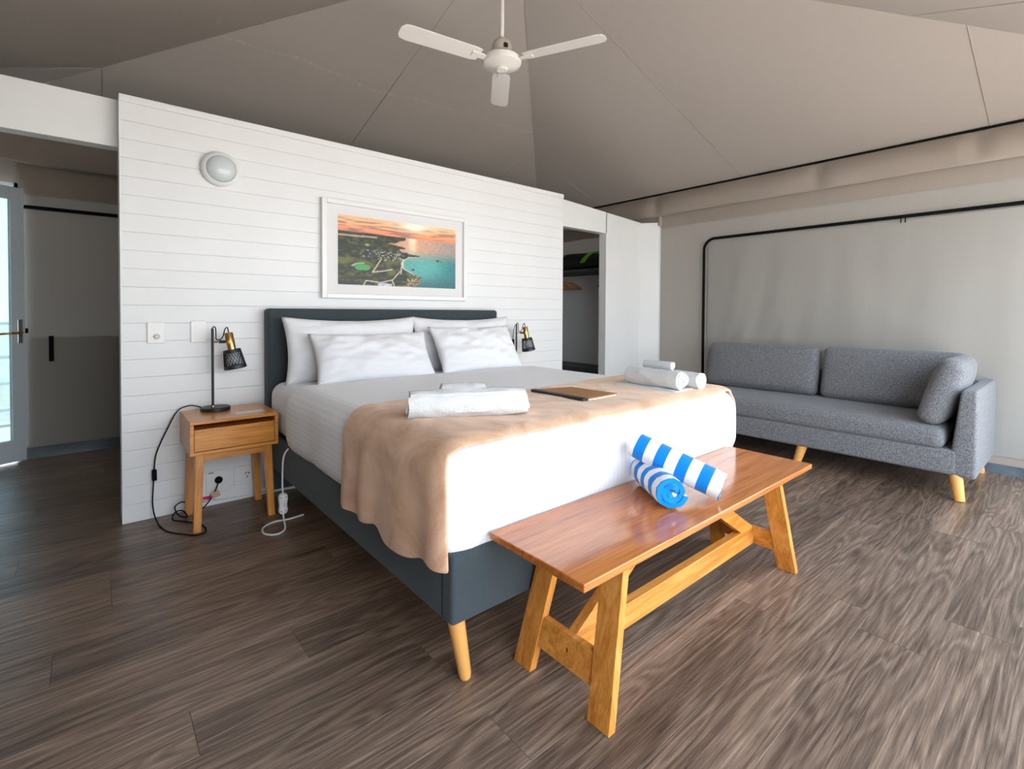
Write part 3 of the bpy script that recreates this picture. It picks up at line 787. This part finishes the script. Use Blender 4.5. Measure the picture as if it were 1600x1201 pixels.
# pillows
def pillow(name, label, w, h, t, M, seed, group=None, mat=None, p=2.8, wr=.018):
    def shape(u, v, sgn):
        a, b = 2*u-1, 2*v-1
        e = (1-abs(a)**p)*(1-abs(b)**p); e = max(0, e)**.55
        k = 1-.06*(1-abs(b)**2)*(abs(a)**3); k2 = 1-(.15 if b > 0 else .05)*(1-abs(a)**2)*(abs(b)**3)
        x, y = a*w/2*k, b*h/2*k2
        wrk = wr*(nz(a*2.2+seed, b*2.2, seed)+.6*nz(a*5+seed, b*5, seed+3)) + wr*.6*nz((a+b)*7, (a-b)*2, seed+9)*(abs(a*b))
        return Vector((x, y, sgn*(e*t/2+wrk*min(1, e*1.6)) ))
    mb = MB(); mb.grid(44, 32, lambda u, v: shape(u, v, 1)); mb.grid(44, 32, lambda u, v: shape(1-u, v, -1))
    mb.xf(M)
    o = mb.build(name, mat or M_linen, smooth=True)
    return tag(o, label, 'pillow', group)
def lean(c, tilt, yaw=0., roll=0.):   # local x along the bed width, local y up the pillow, z out of its face
    return T(c) @ Matrix.Rotation(yaw, 4, 'Z') @ Matrix.Rotation(radians(90-tilt), 4, 'X') @ Matrix.Rotation(roll, 4, 'Z')
pillow('pillow', 'large white pillow upright against the headboard, bedside table side', .86, .40, .18, lean((1.245, -.226, .872), 11, 0, radians(0)), 1., 'pillows on the bed')
pillow('pillow', 'large white pillow upright against the headboard, wardrobe side', .86, .40, .18, lean((2.075, -.226, .872), 11, 0, 0), 5., 'pillows on the bed')
pillow('pillow', 'white pillow propped in front on the bedside table side', .74, .33, .15, lean((1.285, -.425, .832), 32, radians(-2), 0), 9., 'pillows on the bed')
pillow('pillow', 'white pillow propped in front on the wardrobe side', .70, .36, .15, lean((2.045, -.420, .848), 32, radians(1), 0), 14., 'pillows on the bed')

# ------------------------------------------------------------------ rolled towels
def roll(name, label, a, b, R, mat, turns=3.2, group=None, fuzz=.004, stripe=None, seed=1., squash=.93, cat='towel', flapn=.25, endtone=None):
    """a thick strip wound into a spiral and swept along a-b"""
    a, b = Vector(a), Vector(b); L = (b-a).length; z = (b-a).normalized()
    x = Vector((0, 0, 1)).cross(z).normalized(); y = z.cross(x)
    n = int(turns*26); th = R/(turns+.35)*.90; pitch = (R-th*.5)/turns
    mid = []
    for k in range(n+1):
        w = 2*pi*turns*k/n; r = .10*R+(R-th*.5-.10*R)*k/n; mid.append((w, r))
    prof = [(r+th*.5*(.90), w) for w, r in mid]+[(max(.001, r-th*.5*.90), w) for w, r in mid[::-1]]
    m = len(prof); nl = 22; vs = []; st = []
    for j in range(nl+1):
        t = j/nl
        for i, (r, w) in enumerate(prof):
            rr = r+fuzz*nz(cos(w)*3+seed, sin(w)*3, t*6+seed)*(r/R)
            ee = fuzz*3*nz(w*.45+seed, seed*2.)*(1 if j in (0, nl) else 0)*(1-2*(j == 0))
            soft = 1-.035*(abs(2*t-1)**8)
            p = a+z*(L*t+ee+(-1 if j == 0 else 1)*(.010*(1-r/R) if j in (0, nl) else 0)*.0)+x*(cos(w+2.2)*rr*soft)+y*(sin(w+2.2)*rr*squash*soft)
            vs.append(p); st.append(t*L)
    fs = []
    for j in range(nl):
        for i in range(m):
            i2 = (i+1) % m; fs.append((j*m+i, j*m+i2, (j+1)*m+i2, (j+1)*m+i))
    h = n+1
    for base, fl_ in ((0, True), (nl*m, False)):
        for k in range(n):
            q = (base+k, base+k+1, base+m-2-k, base+m-1-k); fs.append(q if not fl_ else q[::-1])
    mb = MB(); mb.add(vs, fs)
    c = (a+b)/2
    o = mb.build(name, mat, smooth='auto', org=c)
    if stripe:
        at_ = o.data.attributes.new('stripe', 'FLOAT', 'POINT')
        vals = [((Vector(vv.co)+c-a).dot(z)/stripe[0]+stripe[1]) for vv in o.data.vertices]
        at_.data.foreach_set('value', vals)
    return tag(o, label, cat, group)
ZT = .722
roll('rolled_towel', 'big white rolled bath towel lying on the tan throw', (.835, -1.662, ZT+.049), (1.200, -1.862, ZT+.053), .060, M_towel, 3.0, fuzz=.007, seed=2.)
roll('rolled_face_cloth', 'small white rolled face cloth behind the big bath towel', (1.150, -1.365, ZT+.036), (1.325, -1.455, ZT+.036), .040, M_towel, 2.4, fuzz=.005, seed=5.)
roll('rolled_towel', 'white rolled towel with a folded mat under it, on the throw', (2.148, -1.630, ZT+.056), (2.133, -1.940, ZT+.056), .053, M_towel, 3.4, fuzz=.006, seed=8.)
roll('rolled_towel', 'white rolled towel on the sofa side of the towel pair', (2.293, -1.655, ZT+.042), (2.276, -1.965, ZT+.042), .052, M_towel, 3.4, fuzz=.006, seed=11.)
roll('rolled_face_cloth', 'small white rolled face cloth resting on top of two rolled towels', (2.222, -1.675, ZT+.112), (2.212, -1.845, ZT+.112), .026, M_towel, 2.4, fuzz=.002, seed=14.)
def bm_fn(w):
    w.z += .004*nz(w.x*14, w.y*14, 2.); w.x += .010*nz(w.y*8, 3.); return w
tag(MB().rbox((2.062, -1.955, ZT-.008), (2.222, -1.595, ZT+.012), .010, (14, 20, 2), bm_fn).build('folded_bath_mat', M_towel, smooth=True), 'folded white bath mat lying under a rolled towel', 'towel')

# compendium folder
CP = [Vector(p) for p in ((1.560, -1.510, 0), (1.765, -1.565, 0), (1.790, -1.825, 0), (1.555, -1.835, 0))]
cc = sum(CP, Vector())/4
cp = thing('compendium', 'tan board guest folder with a black spine on the throw', 'folder', (cc.x, cc.y, ZT))
def slab(z0, z1, k, name, mat): 
    q = [cc+(p-cc)*k for p in CP]; return MB().hexa([(p.x, p.y, z0) for p in q[::-1]]+[(p.x, p.y, z1) for p in q[::-1]]).build(name, mat, cp, bevel=.001)
slab(ZT-.001, ZT+.004, 1.02, 'back_cover', M_dkmetal); slab(ZT+.004, ZT+.012, .975, 'pages', M_paper); slab(ZT+.012, ZT+.017, 1.0, 'front_cover', M_tan)
sp0, sp1 = CP[3], CP[0]
dirv = (CP[1]-CP[0]).normalized()*.022
q = [sp0-dirv*.3, sp0+dirv, sp1+dirv, sp1-dirv*.3]
MB().hexa([(p.x, p.y, ZT) for p in q]+[(p.x, p.y, ZT+.019) for p in q]).build('spine', M_dkmetal, cp, bevel=.001)

# ------------------------------------------------------------------ bench
BT = .445; EX = .25; yc = -2.228
bn = thing('bench', 'honey wood trestle bench standing at the foot of the bed', 'bench', (1.64, yc, 0))
MB().box((.893, -2.421, BT-.022), (2.384, -2.050, BT)).build('bench_top', M_benchtop, bn, bevel=.003)
def lx_(z): return .105*z/.42
for side in (0, 1):
    def X_(x): return x if side == 0 else 3.277-x
    for (ya, yb_, ta, tb) in ((-2.411, -2.336, -2.378, -2.303), (-2.108, -2.033, -2.145, -2.070)):
        z1 = BT-.021
        P = [(X_(1.004), ya, 0), (X_(1.032), ya, 0), (X_(1.032), yb_, 0), (X_(1.004), yb_, 0)]
        Q = [(X_(1.109), ta, z1), (X_(1.137), ta, z1), (X_(1.137), tb, z1), (X_(1.109), tb, z1)]
        MB().hexa(P+Q).build('leg', M_honeyz, bn, bevel=.002)
    z0, z1 = .078, .160
    NH = 16; zc_ = .119; outer = []; inner = []
    for k in range(NH):
        w = 2*pi*(k+.5)/NH; cy, cz = cos(w), sin(w)
        inner.append((yc+.0065*cy, zc_+.0065*cz))
        q = min(.1185/max(abs(cy), 1e-6), .041/max(abs(cz), 1e-6)); outer.append((yc+q*cy, zc_+q*cz))
    for (sy_, sz_) in ((1, 1), (-1, 1), (-1, -1), (1, -1)):      # square off the four corners
        c_ = min(range(NH), key=lambda k: (outer[k][0]-(yc+sy_*.1185))**2+(outer[k][1]-(zc_+sz_*.041))**2)
        outer[c_] = (yc+sy_*.1185, zc_+sz_*.041)
    def ring(loop, x): return [(X_(x+lx_(z)), y+(.0043 if y > yc else -.0043)*(zc_-z)/.041*(abs(y-yc)/.1185), z) for y, z in loop]
    vs_ = ring(outer, 1.008)+ring(inner, 1.008)+ring(outer, 1.028)+ring(inner, 1.028); fs_ = []
    for k in range(NH):
        m_ = (k+1) % NH
        fs_ += [(k, m_, NH+m_, NH+k), (2*NH+k, 3*NH+k, 3*NH+m_, 2*NH+m_), (k, 2*NH+k, 2*NH+m_, m_), (NH+k, NH+m_, 3*NH+m_, 3*NH+k)]
    st = MB().add(vs_, fs_).build('end_stretcher', M_honey, bn)
    MB().prism([(X_(1.055), .155), (X_(1.165), .155), (X_(1.60), BT-.021), (X_(1.49), BT-.021)], 1, yc-.016, yc+.016).build('brace', M_honey, bn, bevel=.002)
MB().box((1.054, yc-.016, .080), (2.223, yc+.016, .158)).build('long_stretcher', M_honey, bn, bevel=.002)

# striped towels on the bench
Rt = .064
roll('striped_towel', 'rolled blue and white striped beach towel lying flat on the bench', (1.605, -2.095, BT+.060), (1.455, -2.310, BT+.060), Rt, M_stripe, 2.6, 'rolled beach towels on the bench', .004, (.070, .86), 3.)
roll('striped_towel', 'rolled blue and white striped beach towel propped slanting on the other roll', (1.545, -2.100, BT+.166), (1.635, -2.390, BT+.064), .061, M_stripe, 2.6, 'rolled beach towels on the bench', .004, (.078, .35), 6.)

# ------------------------------------------------------------------ bedside tables
def bedside(x0, label):
    t = thing('bedside_table', label, 'table', (x0+.2, -.19, 0), 'bedside tables')
    w = .402; ya, yb_ = -.372, -.008; z0, z1 = .386, .556; th = .017
    MB().box((x0, ya, z1-th), (x0+w, yb_, z1)).build('table_top', M_honey, t, bevel=.002)
    MB().box((x0, ya, z0), (x0+w, yb_, z0+th)).build('base_board', M_honey, t, bevel=.002)
    for xx in (x0, x0+w-th): MB().box((xx, ya, z0+th), (xx+th, yb_, z1-th)).build('side_board', M_honey, t, bevel=.001)
    MB().box((x0+th, yb_-.012, z0+th), (x0+w-th, yb_, z1-th)).build('back_board', M_honey, t)
    MB().box((x0+th+.002, ya+.003, z0+th+.003), (x0+w-th-.002, ya+.021, z1-th-.026)).build('drawer_front', M_honey, t, bevel=.001)
    MB().box((x0+th+.002, ya+.03, z0+th+.003), (x0+w-th-.002, yb_-.02, z1-th-.030)).build('drawer_box', M_honey, t)
    for (tx, ty, bx, by) in ((.045, ya+.045, .030, ya+.028), (w-.045, ya+.045, w-.030, ya+.028), (.045, yb_-.045, .030, yb_-.055), (w-.045, yb_-.045, w-.030, yb_-.055)):
        h1, h2 = .019, .0165
        MB().hexa([(x0+bx-h2, by-h2, 0), (x0+bx+h2, by-h2, 0), (x0+bx+h2, by+h2, 0), (x0+bx-h2, by+h2, 0),
                   (x0+tx-h1, ty-h1, z0+.001), (x0+tx+h1, ty-h1, z0+.001), (x0+tx+h1, ty+h1, z0+.001), (x0+tx-h1, ty+h1, z0+.001)]).build('leg', M_honeyz, t, bevel=.002)
    MB().box((x0+.05, ya+.030, z0-.040), (x0+w-.05, ya+.048, z0+.001)).build('apron', M_honey, t, bevel=.001)
    return t
bedside(.348, 'honey wood bedside table with one drawer beside the light switches')
bedside(2.560, 'honey wood bedside table on the wardrobe side, behind the bed')
tag(MB().box((.565, -.30, .5562), (.70, -.24, .5572)).build('note_card', M_paper), 'pale note card lying on the bedside table', 'card')

# lamps
def lamp(bx, by, yaw, label, group='bedside lamps'):
    z0 = .556; t = thing('table_lamp', label, 'lamp', (bx, by, z0), group)
    def Q(p): r = Matrix.Rotation(yaw, 3, 'Z') @ Vector(p); return Vector((bx+r.x, by+r.y, z0+r.z))
    B = MB().lathe([(.0, 0), (.068, 0), (.072, .003), (.072, .016), (.068, .020), (0, .020)], 40, T((bx, by, z0)))
    B.build('base', M_dkmetal, t, smooth='auto')
    MB().lathe([(0, 0), (.012, 0), (.011, .006), (0, .006)], 20, T(Q((-.012, 0, .020)))).build('collar', M_brass, t, smooth='auto')
    MB().tube([Q((-.012, 0, .02)), Q((-.012, 0, .447))], .0065, 14).build('pole', M_dkmetal, t, smooth='auto')
    MB().tube([Q((-.010, 0, .374)), Q((.022, 0, .374))], .005, 10).build('arm', M_brass, t, smooth='auto')
    MB().tube([Q((.020, 0, .374)), Q((.050, 0, .374))], .0085, 12).build('swivel', M_dkmetal, t, smooth='auto')
    ax = Vector((-.17, 0, 1)).normalized() if True else None
    M = T(Q((.072, 0, .374))) @ Matrix.Rotation(yaw, 4, 'Z') @ Matrix.Rotation(atan2(ax.x, ax.z), 4, 'Y')
    so = MB().lathe([(0, .050), (.019, .050), (.021, .047), (.021, -.045), (0, -.045)], 28, M).build('socket_sleeve', M_brass, t, smooth='auto')
    MB().lathe([(0, .0), (.010, 0), (.010, .004), (0, .005)], 16, T(Q((.066, -.022, .374))) @ Matrix.Rotation(yaw, 4, 'Z') @ Matrix.Rotation(radians(90), 4, 'X')).build('knob', M_brass, t, smooth='auto')
    # perforated shade: a lattice frustum with solid rims
    n, m = 20, 7; zt_, zb_ = -.045, -.148; rt_, rb_ = .041, .054
    vs = []; fs = []
    for j in range(m+1):
        f = j/m; z = zt_+(zb_-zt_)*f; r = rt_+(rb_-rt_)*f
        for k in range(n): w = 2*pi*(k+.5*(j % 2))/n; vs.append(Vector((r*cos(w), r*sin(w), z)))
    for j in range(m-1):           # diamonds
        for k in range(n):
            if j % 2 == 0: q = (j*n+k, (j+1)*n+(k-1) % n, (j+2)*n+k, (j+1)*n+k)
            else: q = (j*n+k, (j+1)*n+k, (j+2)*n+k, (j+1)*n+(k+1) % n)
            fs.append(q)
    mb = MB(); mb.add([M @ v for v in vs], fs)
    sh = mb.build('lamp_shade', M_dkmetal, t)
    wm = sh.modifiers.new('mesh', 'WIREFRAME'); wm.thickness = .0042; wm.use_even_offset = False
    MB().lathe([(.018, zt_+.001), (rt_, zt_+.001), (rt_+.002, zt_-.005), (rt_+.003, zt_-.017), (rt_, zt_-.017), (rt_-.001, zt_-.003), (.018, zt_-.003)], 36, M).build('shade_rim', M_dkmetal, sh, smooth='auto')
    MB().lathe([(rb_-.003, zb_+.015), (rb_+.001, zb_+.015), (rb_+.003, zb_), (rb_+.001, zb_-.003), (rb_-.002, zb_)], 36, M).build('shade_rim', M_dkmetal, sh, smooth='auto')
    MB().lathe([(0, -.045), (.014, -.048), (.016, -.065), (.028, -.088), (.030, -.102), (.022, -.122), (0, -.130)], 24, M).build('bulb', plain('bulb_glass', (.55, .58, .6, 1), .3) if 'bulb_glass' not in MATS else MATS['bulb_glass'], t, smooth=True)
    cpts = [Q((-.012, 0, .446)), Q((-.008, 0, .456)), Q((.002, 0, .45)), Q((.004, 0, .41)), Q((.006, 0, .388)), Q((.024, 0, .386)), Q((.038, 0, .405)), Q((.046, 0, .44)), Q((.058, 0, .452)), Q((.064, 0, .424))]
    MB().tube(cat_rom(cpts, 6), .0028, 6).build('flex', M_black, t, smooth=True)
    return t, Q
lp, LQ = lamp(.500, -.105, radians(-14), 'black lamp with brass socket and perforated shade, on the table by the switches')
lp2, LQ2 = lamp(2.668, -.13, radians(-22), 'black lamp with brass socket and perforated shade, beside the wardrobe doorway')
fx2 = MB().tube(cat_rom([LQ2((-.012, .006, .445)), LQ2((-.024, .012, .425)), LQ2((-.036, .012, .36)), LQ2((-.038, .012, .29)), LQ2((-.034, .012, .17)), LQ2((-.05, .02, .03)), LQ2((-.085, .03, .004))], 8), .0028, 6).build('flex', M_black, lp2, smooth=True)
c2 = LQ2((-.038, .012, .295)); MB().rbox((c2.x-.009, c2.y-.009, c2.z-.026), (c2.x+.009, c2.y+.009, c2.z+.026), .004, (2, 2, 4)).build('inline_switch', M_black, fx2, smooth=True)
# supply cords
def cord(name, label, pts, r, mat, k=10, parent=None):
    o = MB().tube(cat_rom(pts, k), r, 8).build(name, mat, parent, smooth=True)
    return o
c0 = LQ((-.03, .02, .010))
pts = [LQ((-.060, .02, .012)), LQ((-.09, .03, .024)), (.382, -.045, .585), (.335, -.03, .560), (.290, -.025, .470), (.243, -.022, .350), (.232, -.022, .262), (.229, -.025, .20), (.224, -.03, .08), (.236, -.09, .012), (.262, -.24, .005), (.33, -.35, .005), (.375, -.395, .005), (.415, -.36, .005), (.405, -.26, .005), (.340, -.165, .006), (.300, -.13, .015), (.315, -.10, .04), (.350, -.09, .035), (.365, -.12, .008), (.330, -.10, .020), (.318, -.05, .050), (.352, -.035, .065), (.385, -.05, .045), (.42, -.08, .02), (.460, -.06, .03), (.500, -.045, .080), (.520, -.030, .118), (.528, -.022, .134)]
cdt = thing('lamp_cord', 'black lamp cord with inline switch looping down to the wall socket', 'cord', (.30, -.2, 0))
cord('flex', None, pts, .0032, M_black, 10, cdt)
sw = MB().rbox((.222, -.036, .205), (.243, -.010, .262), .005, (2, 2, 4)).build('inline_switch', M_black, cdt, smooth=True)
MB().lathe([(0, 0), (.019, 0), (.020, .012), (.014, .026), (.006, .030), (0, .030)], 24, RXm(.528, -.0075, .142)).build('plug', M_black, cdt, smooth='auto')
MB().hexa([(.496, -.052, .052), (.532, -.054, .066), (.532, -.052, .066), (.496, -.050, .052), (.484, -.052, .082), (.520, -.054, .098), (.520, -.052, .098), (.484, -.050, .082)]).build('cord_tag', M_tag, cdt)
tag(MB().box((.432, -.002, .028), (.492, .0005, .058)).build('pink_sticker', M_pink), 'small pink and white sticker low on the boarded wall', 'sticker')
bk = bpy.data.objects['pink_sticker']; MB().box((.432, -.0025, .018), (.492, .0003, .030)).build('white_strip', M_paper, bk)
cab = thing('blanket_controller', 'white cable and inline controller hanging from the mattress', 'cable', (.72, -.62, 0))
xs = .745
cpt = [(.775, -.50, .385), (.757, -.496, .372), (.741, -.495, .33), (.735, -.500, .225), (.735, -.505, .170), (.735, -.508, .155)]
cord('cable', None, cpt, .0045, M_cable, 8, cab)
def ctl(w):
    z = (w.z-.10)/.055; k = 1-.16*max(0, 1-abs(z)*2.2)
    w.x = .735+(w.x-.735)*k; w.y = -.51+(w.y+.51)*k; return w
cb_ = MB().rbox((.713, -.528, .052), (.757, -.492, .160), (.018, .012, .02), (3, 2, 8), ctl).build('controller', M_wplastic, cab, smooth=True)
for (xx, zz) in ((.722, .142), (.745, .142), (.722, .072), (.745, .072)):
    MB().lathe([(0, 0), (.0026, 0), (0, .001)], 8, RXm(xx, -.5275, zz)).build('screw', M_dkmetal, cb_)
for k in range(3): MB().box((.731, -.5288, .094+k*.007), (.743, -.5276, .097+k*.007)).build('print_line', M_fanhub, cb_)
cpt = [(.735, -.510, .056), (.733, -.530, .030), (.718, -.600, .006), (.668, -.630, .005), (.628, -.585, .005), (.640, -.510, .005), (.700, -.470, .005), (.770, -.480, .005), (.850, -.470, .005)]
cord('cable', None, cpt, .0045, M_cable, 8, cab)
cpt = [(.44, -.012, .045), (.52, -.010, .028), (.62, -.012, .020), (.70, -.012, .020), (.80, -.03, .018), (.95, -.05, .015)]
tag(cord('wall_cable', None, cpt, .004, M_cable, 8), 'thin white cable running along the foot of the boarded wall', 'cable')

# ------------------------------------------------------------------ sofa
sf = thing('sofa', 'grey tweed one-armed sofa against the canvas wall', 'sofa', (4.3, -1.75, 0))
MB().rbox((3.865, -2.70, .145), (4.72, -.80, .295), .018, (6, 14, 3)).build('base', M_sofa, sf, smooth=True)
def seatfn(w):
    k = sin(pi*max(0, min(1, (w.y+2.645)/1.85)))
    if w.z > .36: w.z += .010*k+.003*nz(w.x*4, w.y*4)
    w.x -= .006*nz(w.y*2., 1.); return w
MB().rbox((3.850, -2.640, .288), (4.62, -.805, .420), (.045, .045, .045), (8, 24, 3), seatfn).build('seat_cushion', M_sofa, sf, smooth=True)
def armfn(w):
    f = max(0, min(1, (w.z-.14)/.51))
    w.y = -2.785+(w.y+2.785)*(1-.42*f)
    return w
MB().rbox((3.868, -2.785, .138), (4.735, -2.655, .655), (.025, .022, .03), (6, 3, 8), armfn).build('arm', M_sofa, sf, smooth=True)
def backfn(w):
    f = (w.z-.14)/.5
    if w.x < 4.66: w.x += .07*f
    return w
MB().rbox((4.585, -2.70, .145), (4.745, -.80, .640), (.03, .03, .03), (3, 16, 8), backfn).build('back', M_sofa, sf, smooth=True)
for (x, y, fx, fy) in ((3.905, -2.690, 3.875, -2.715), (3.91, -1.86, 3.895, -1.82), (3.905, -.88, 3.875, -.855), (4.68, -2.69, 4.70, -2.715), (4.68, -.88, 4.70, -.855)):
    MB().tube([(x, y, .155), (x+(fx-x)*.94, y+(fy-y)*.94, .01), (fx, fy, 0)], [.033, .026, .023], 22).build('leg', M_beech, sf, smooth='auto')
def cushion(name, label, size, M, seed, group='loose sofa cushions'):
    w, h, t = size
    def fn(v):
        a, b = v.x/(w/2), v.y/(h/2); puff = (1-abs(a)**3)*(1-abs(b)**3)
        v.z += (1 if v.z > 0 else -1)*.028*max(0, puff)+.006*nz(a*2+seed, b*2, seed)
        return v
    mb = MB().rbox((-w/2, -h/2, -t/2), (w/2, h/2, t/2), (min(.06, t*.45),)*3, (14, 10, 3), fn); mb.xf(M)
    return tag(mb.build(name, M_sofa, smooth=True), label, 'cushion', group)
def cl(c, yaw, tilt, rl_=0): return T(c) @ Matrix.Rotation(yaw, 4, 'Z') @ Matrix.Rotation(radians(90-tilt), 4, 'X') @ Matrix.Rotation(rl_, 4, 'Z')
cushion('back_cushion', 'grey tweed back cushion at the open end of the sofa', (.945, .41, .13), cl((4.535, -1.285, .625), radians(-90), 14), 1.)
cushion('back_cushion', 'grey tweed back cushion in the corner by the sofa arm', (.88, .42, .13), cl((4.535, -2.225, .628), radians(-90), 14), 4.)
cushion('arm_cushion', 'thick grey tweed cushion propped against the sofa arm', (.60, .42, .12), cl((4.19, -2.612, .625), radians(180), 17), 7.)

# ------------------------------------------------------------------ wardrobe niche seen through the doorway
wd = thing('wardrobe', 'open grey wardrobe with shelf and hanging rail beyond the doorway', 'wardrobe', (4.5, .95, 0))
MB().box((4.745, .22, 0), (4.765, 1.78, 1.60)).build('back_panel', M_cab, wd)
MB().box((4.30, .22, 1.575), (4.745, 1.78, 1.605)).build('shelf', M_cabdk, wd, bevel=.002)
MB().box((4.33, .22, .0), (4.745, 1.78, .455)).build('base_unit', M_cabdk, wd, bevel=.003)
MB().tube([(4.50, .22, 1.54), (4.50, 1.78, 1.54)], .0125, 12).build('rail', M_chrome, wd, smooth='auto')
bag = thing('holdall_bag', 'black bag with lime green straps on the wardrobe shelf', 'bag', (4.5, .75, 1.605))
def bagfn(w):
    k = (w.y-.28)/1.2; w.z = 1.605+(w.z-1.605)*(.72+.30*sin(pi*max(0, min(1, k*1.1)))+.10*nz(w.y*5, w.x*5)); return w
MB().rbox((4.33, .28, 1.604), (4.71, 1.42, 1.80), .06, (5, 14, 4), bagfn).build('body', M_bag, bag, smooth=True)
for (y, r) in ((.56, .06), (.60, .06), (1.0, .05)):
    MB().tube(cat_rom([(4.36, y+.10, 1.66), (4.325, y+.05, 1.70), (4.33, y, 1.745), (4.36, y-.05, 1.785), (4.43, y-.08, 1.80)], 6), .011, 6).build('strap', M_green, bag, smooth=True)
def hanger(y, rot, label):
    t = thing('coat_hanger', label, 'hanger', (4.50, y, 1.54), 'hangers on the wardrobe rail')
    R_ = Matrix.Rotation(rot, 4, 'Z'); Mh = T((4.50, y, 1.54)) @ R_
    arm = [(-.205, 0, -.145), (-.15, 0, -.118), (-.06, 0, -.082), (0, 0, -.072), (.06, 0, -.082), (.15, 0, -.118), (.205, 0, -.145)]
    MB().tube([Mh @ p for p in cat_rom(arm, 5)], .010, 8).build('shoulder', M_honey, t, smooth=True)
    MB().tube([Mh @ Vector((-.195, 0, -.145)), Mh @ Vector((.195, 0, -.145))], .005, 8).build('bar', M_honey, t, smooth=True)
    hk = [(0, 0, -.075), (0, 0, -.03), (.013, 0, -.012), (.0165, 0, .004), (.010, 0, .0155), (0, 0, .0165), (-.012, 0, .010)]
    MB().tube([Mh @ p for p in cat_rom(hk, 5)], .002, 6).build('hook', M_chrome, t, smooth=True)
for k, (y, r) in enumerate(((.98, .04), (1.05, -.05), (1.12, .06), (1.19, 0.))):
    hanger(y, r, 'wooden coat hanger in the bunch on the wardrobe rail')
hanger(.42, .15, 'single wooden coat hanger near the wardrobe doorway jamb')
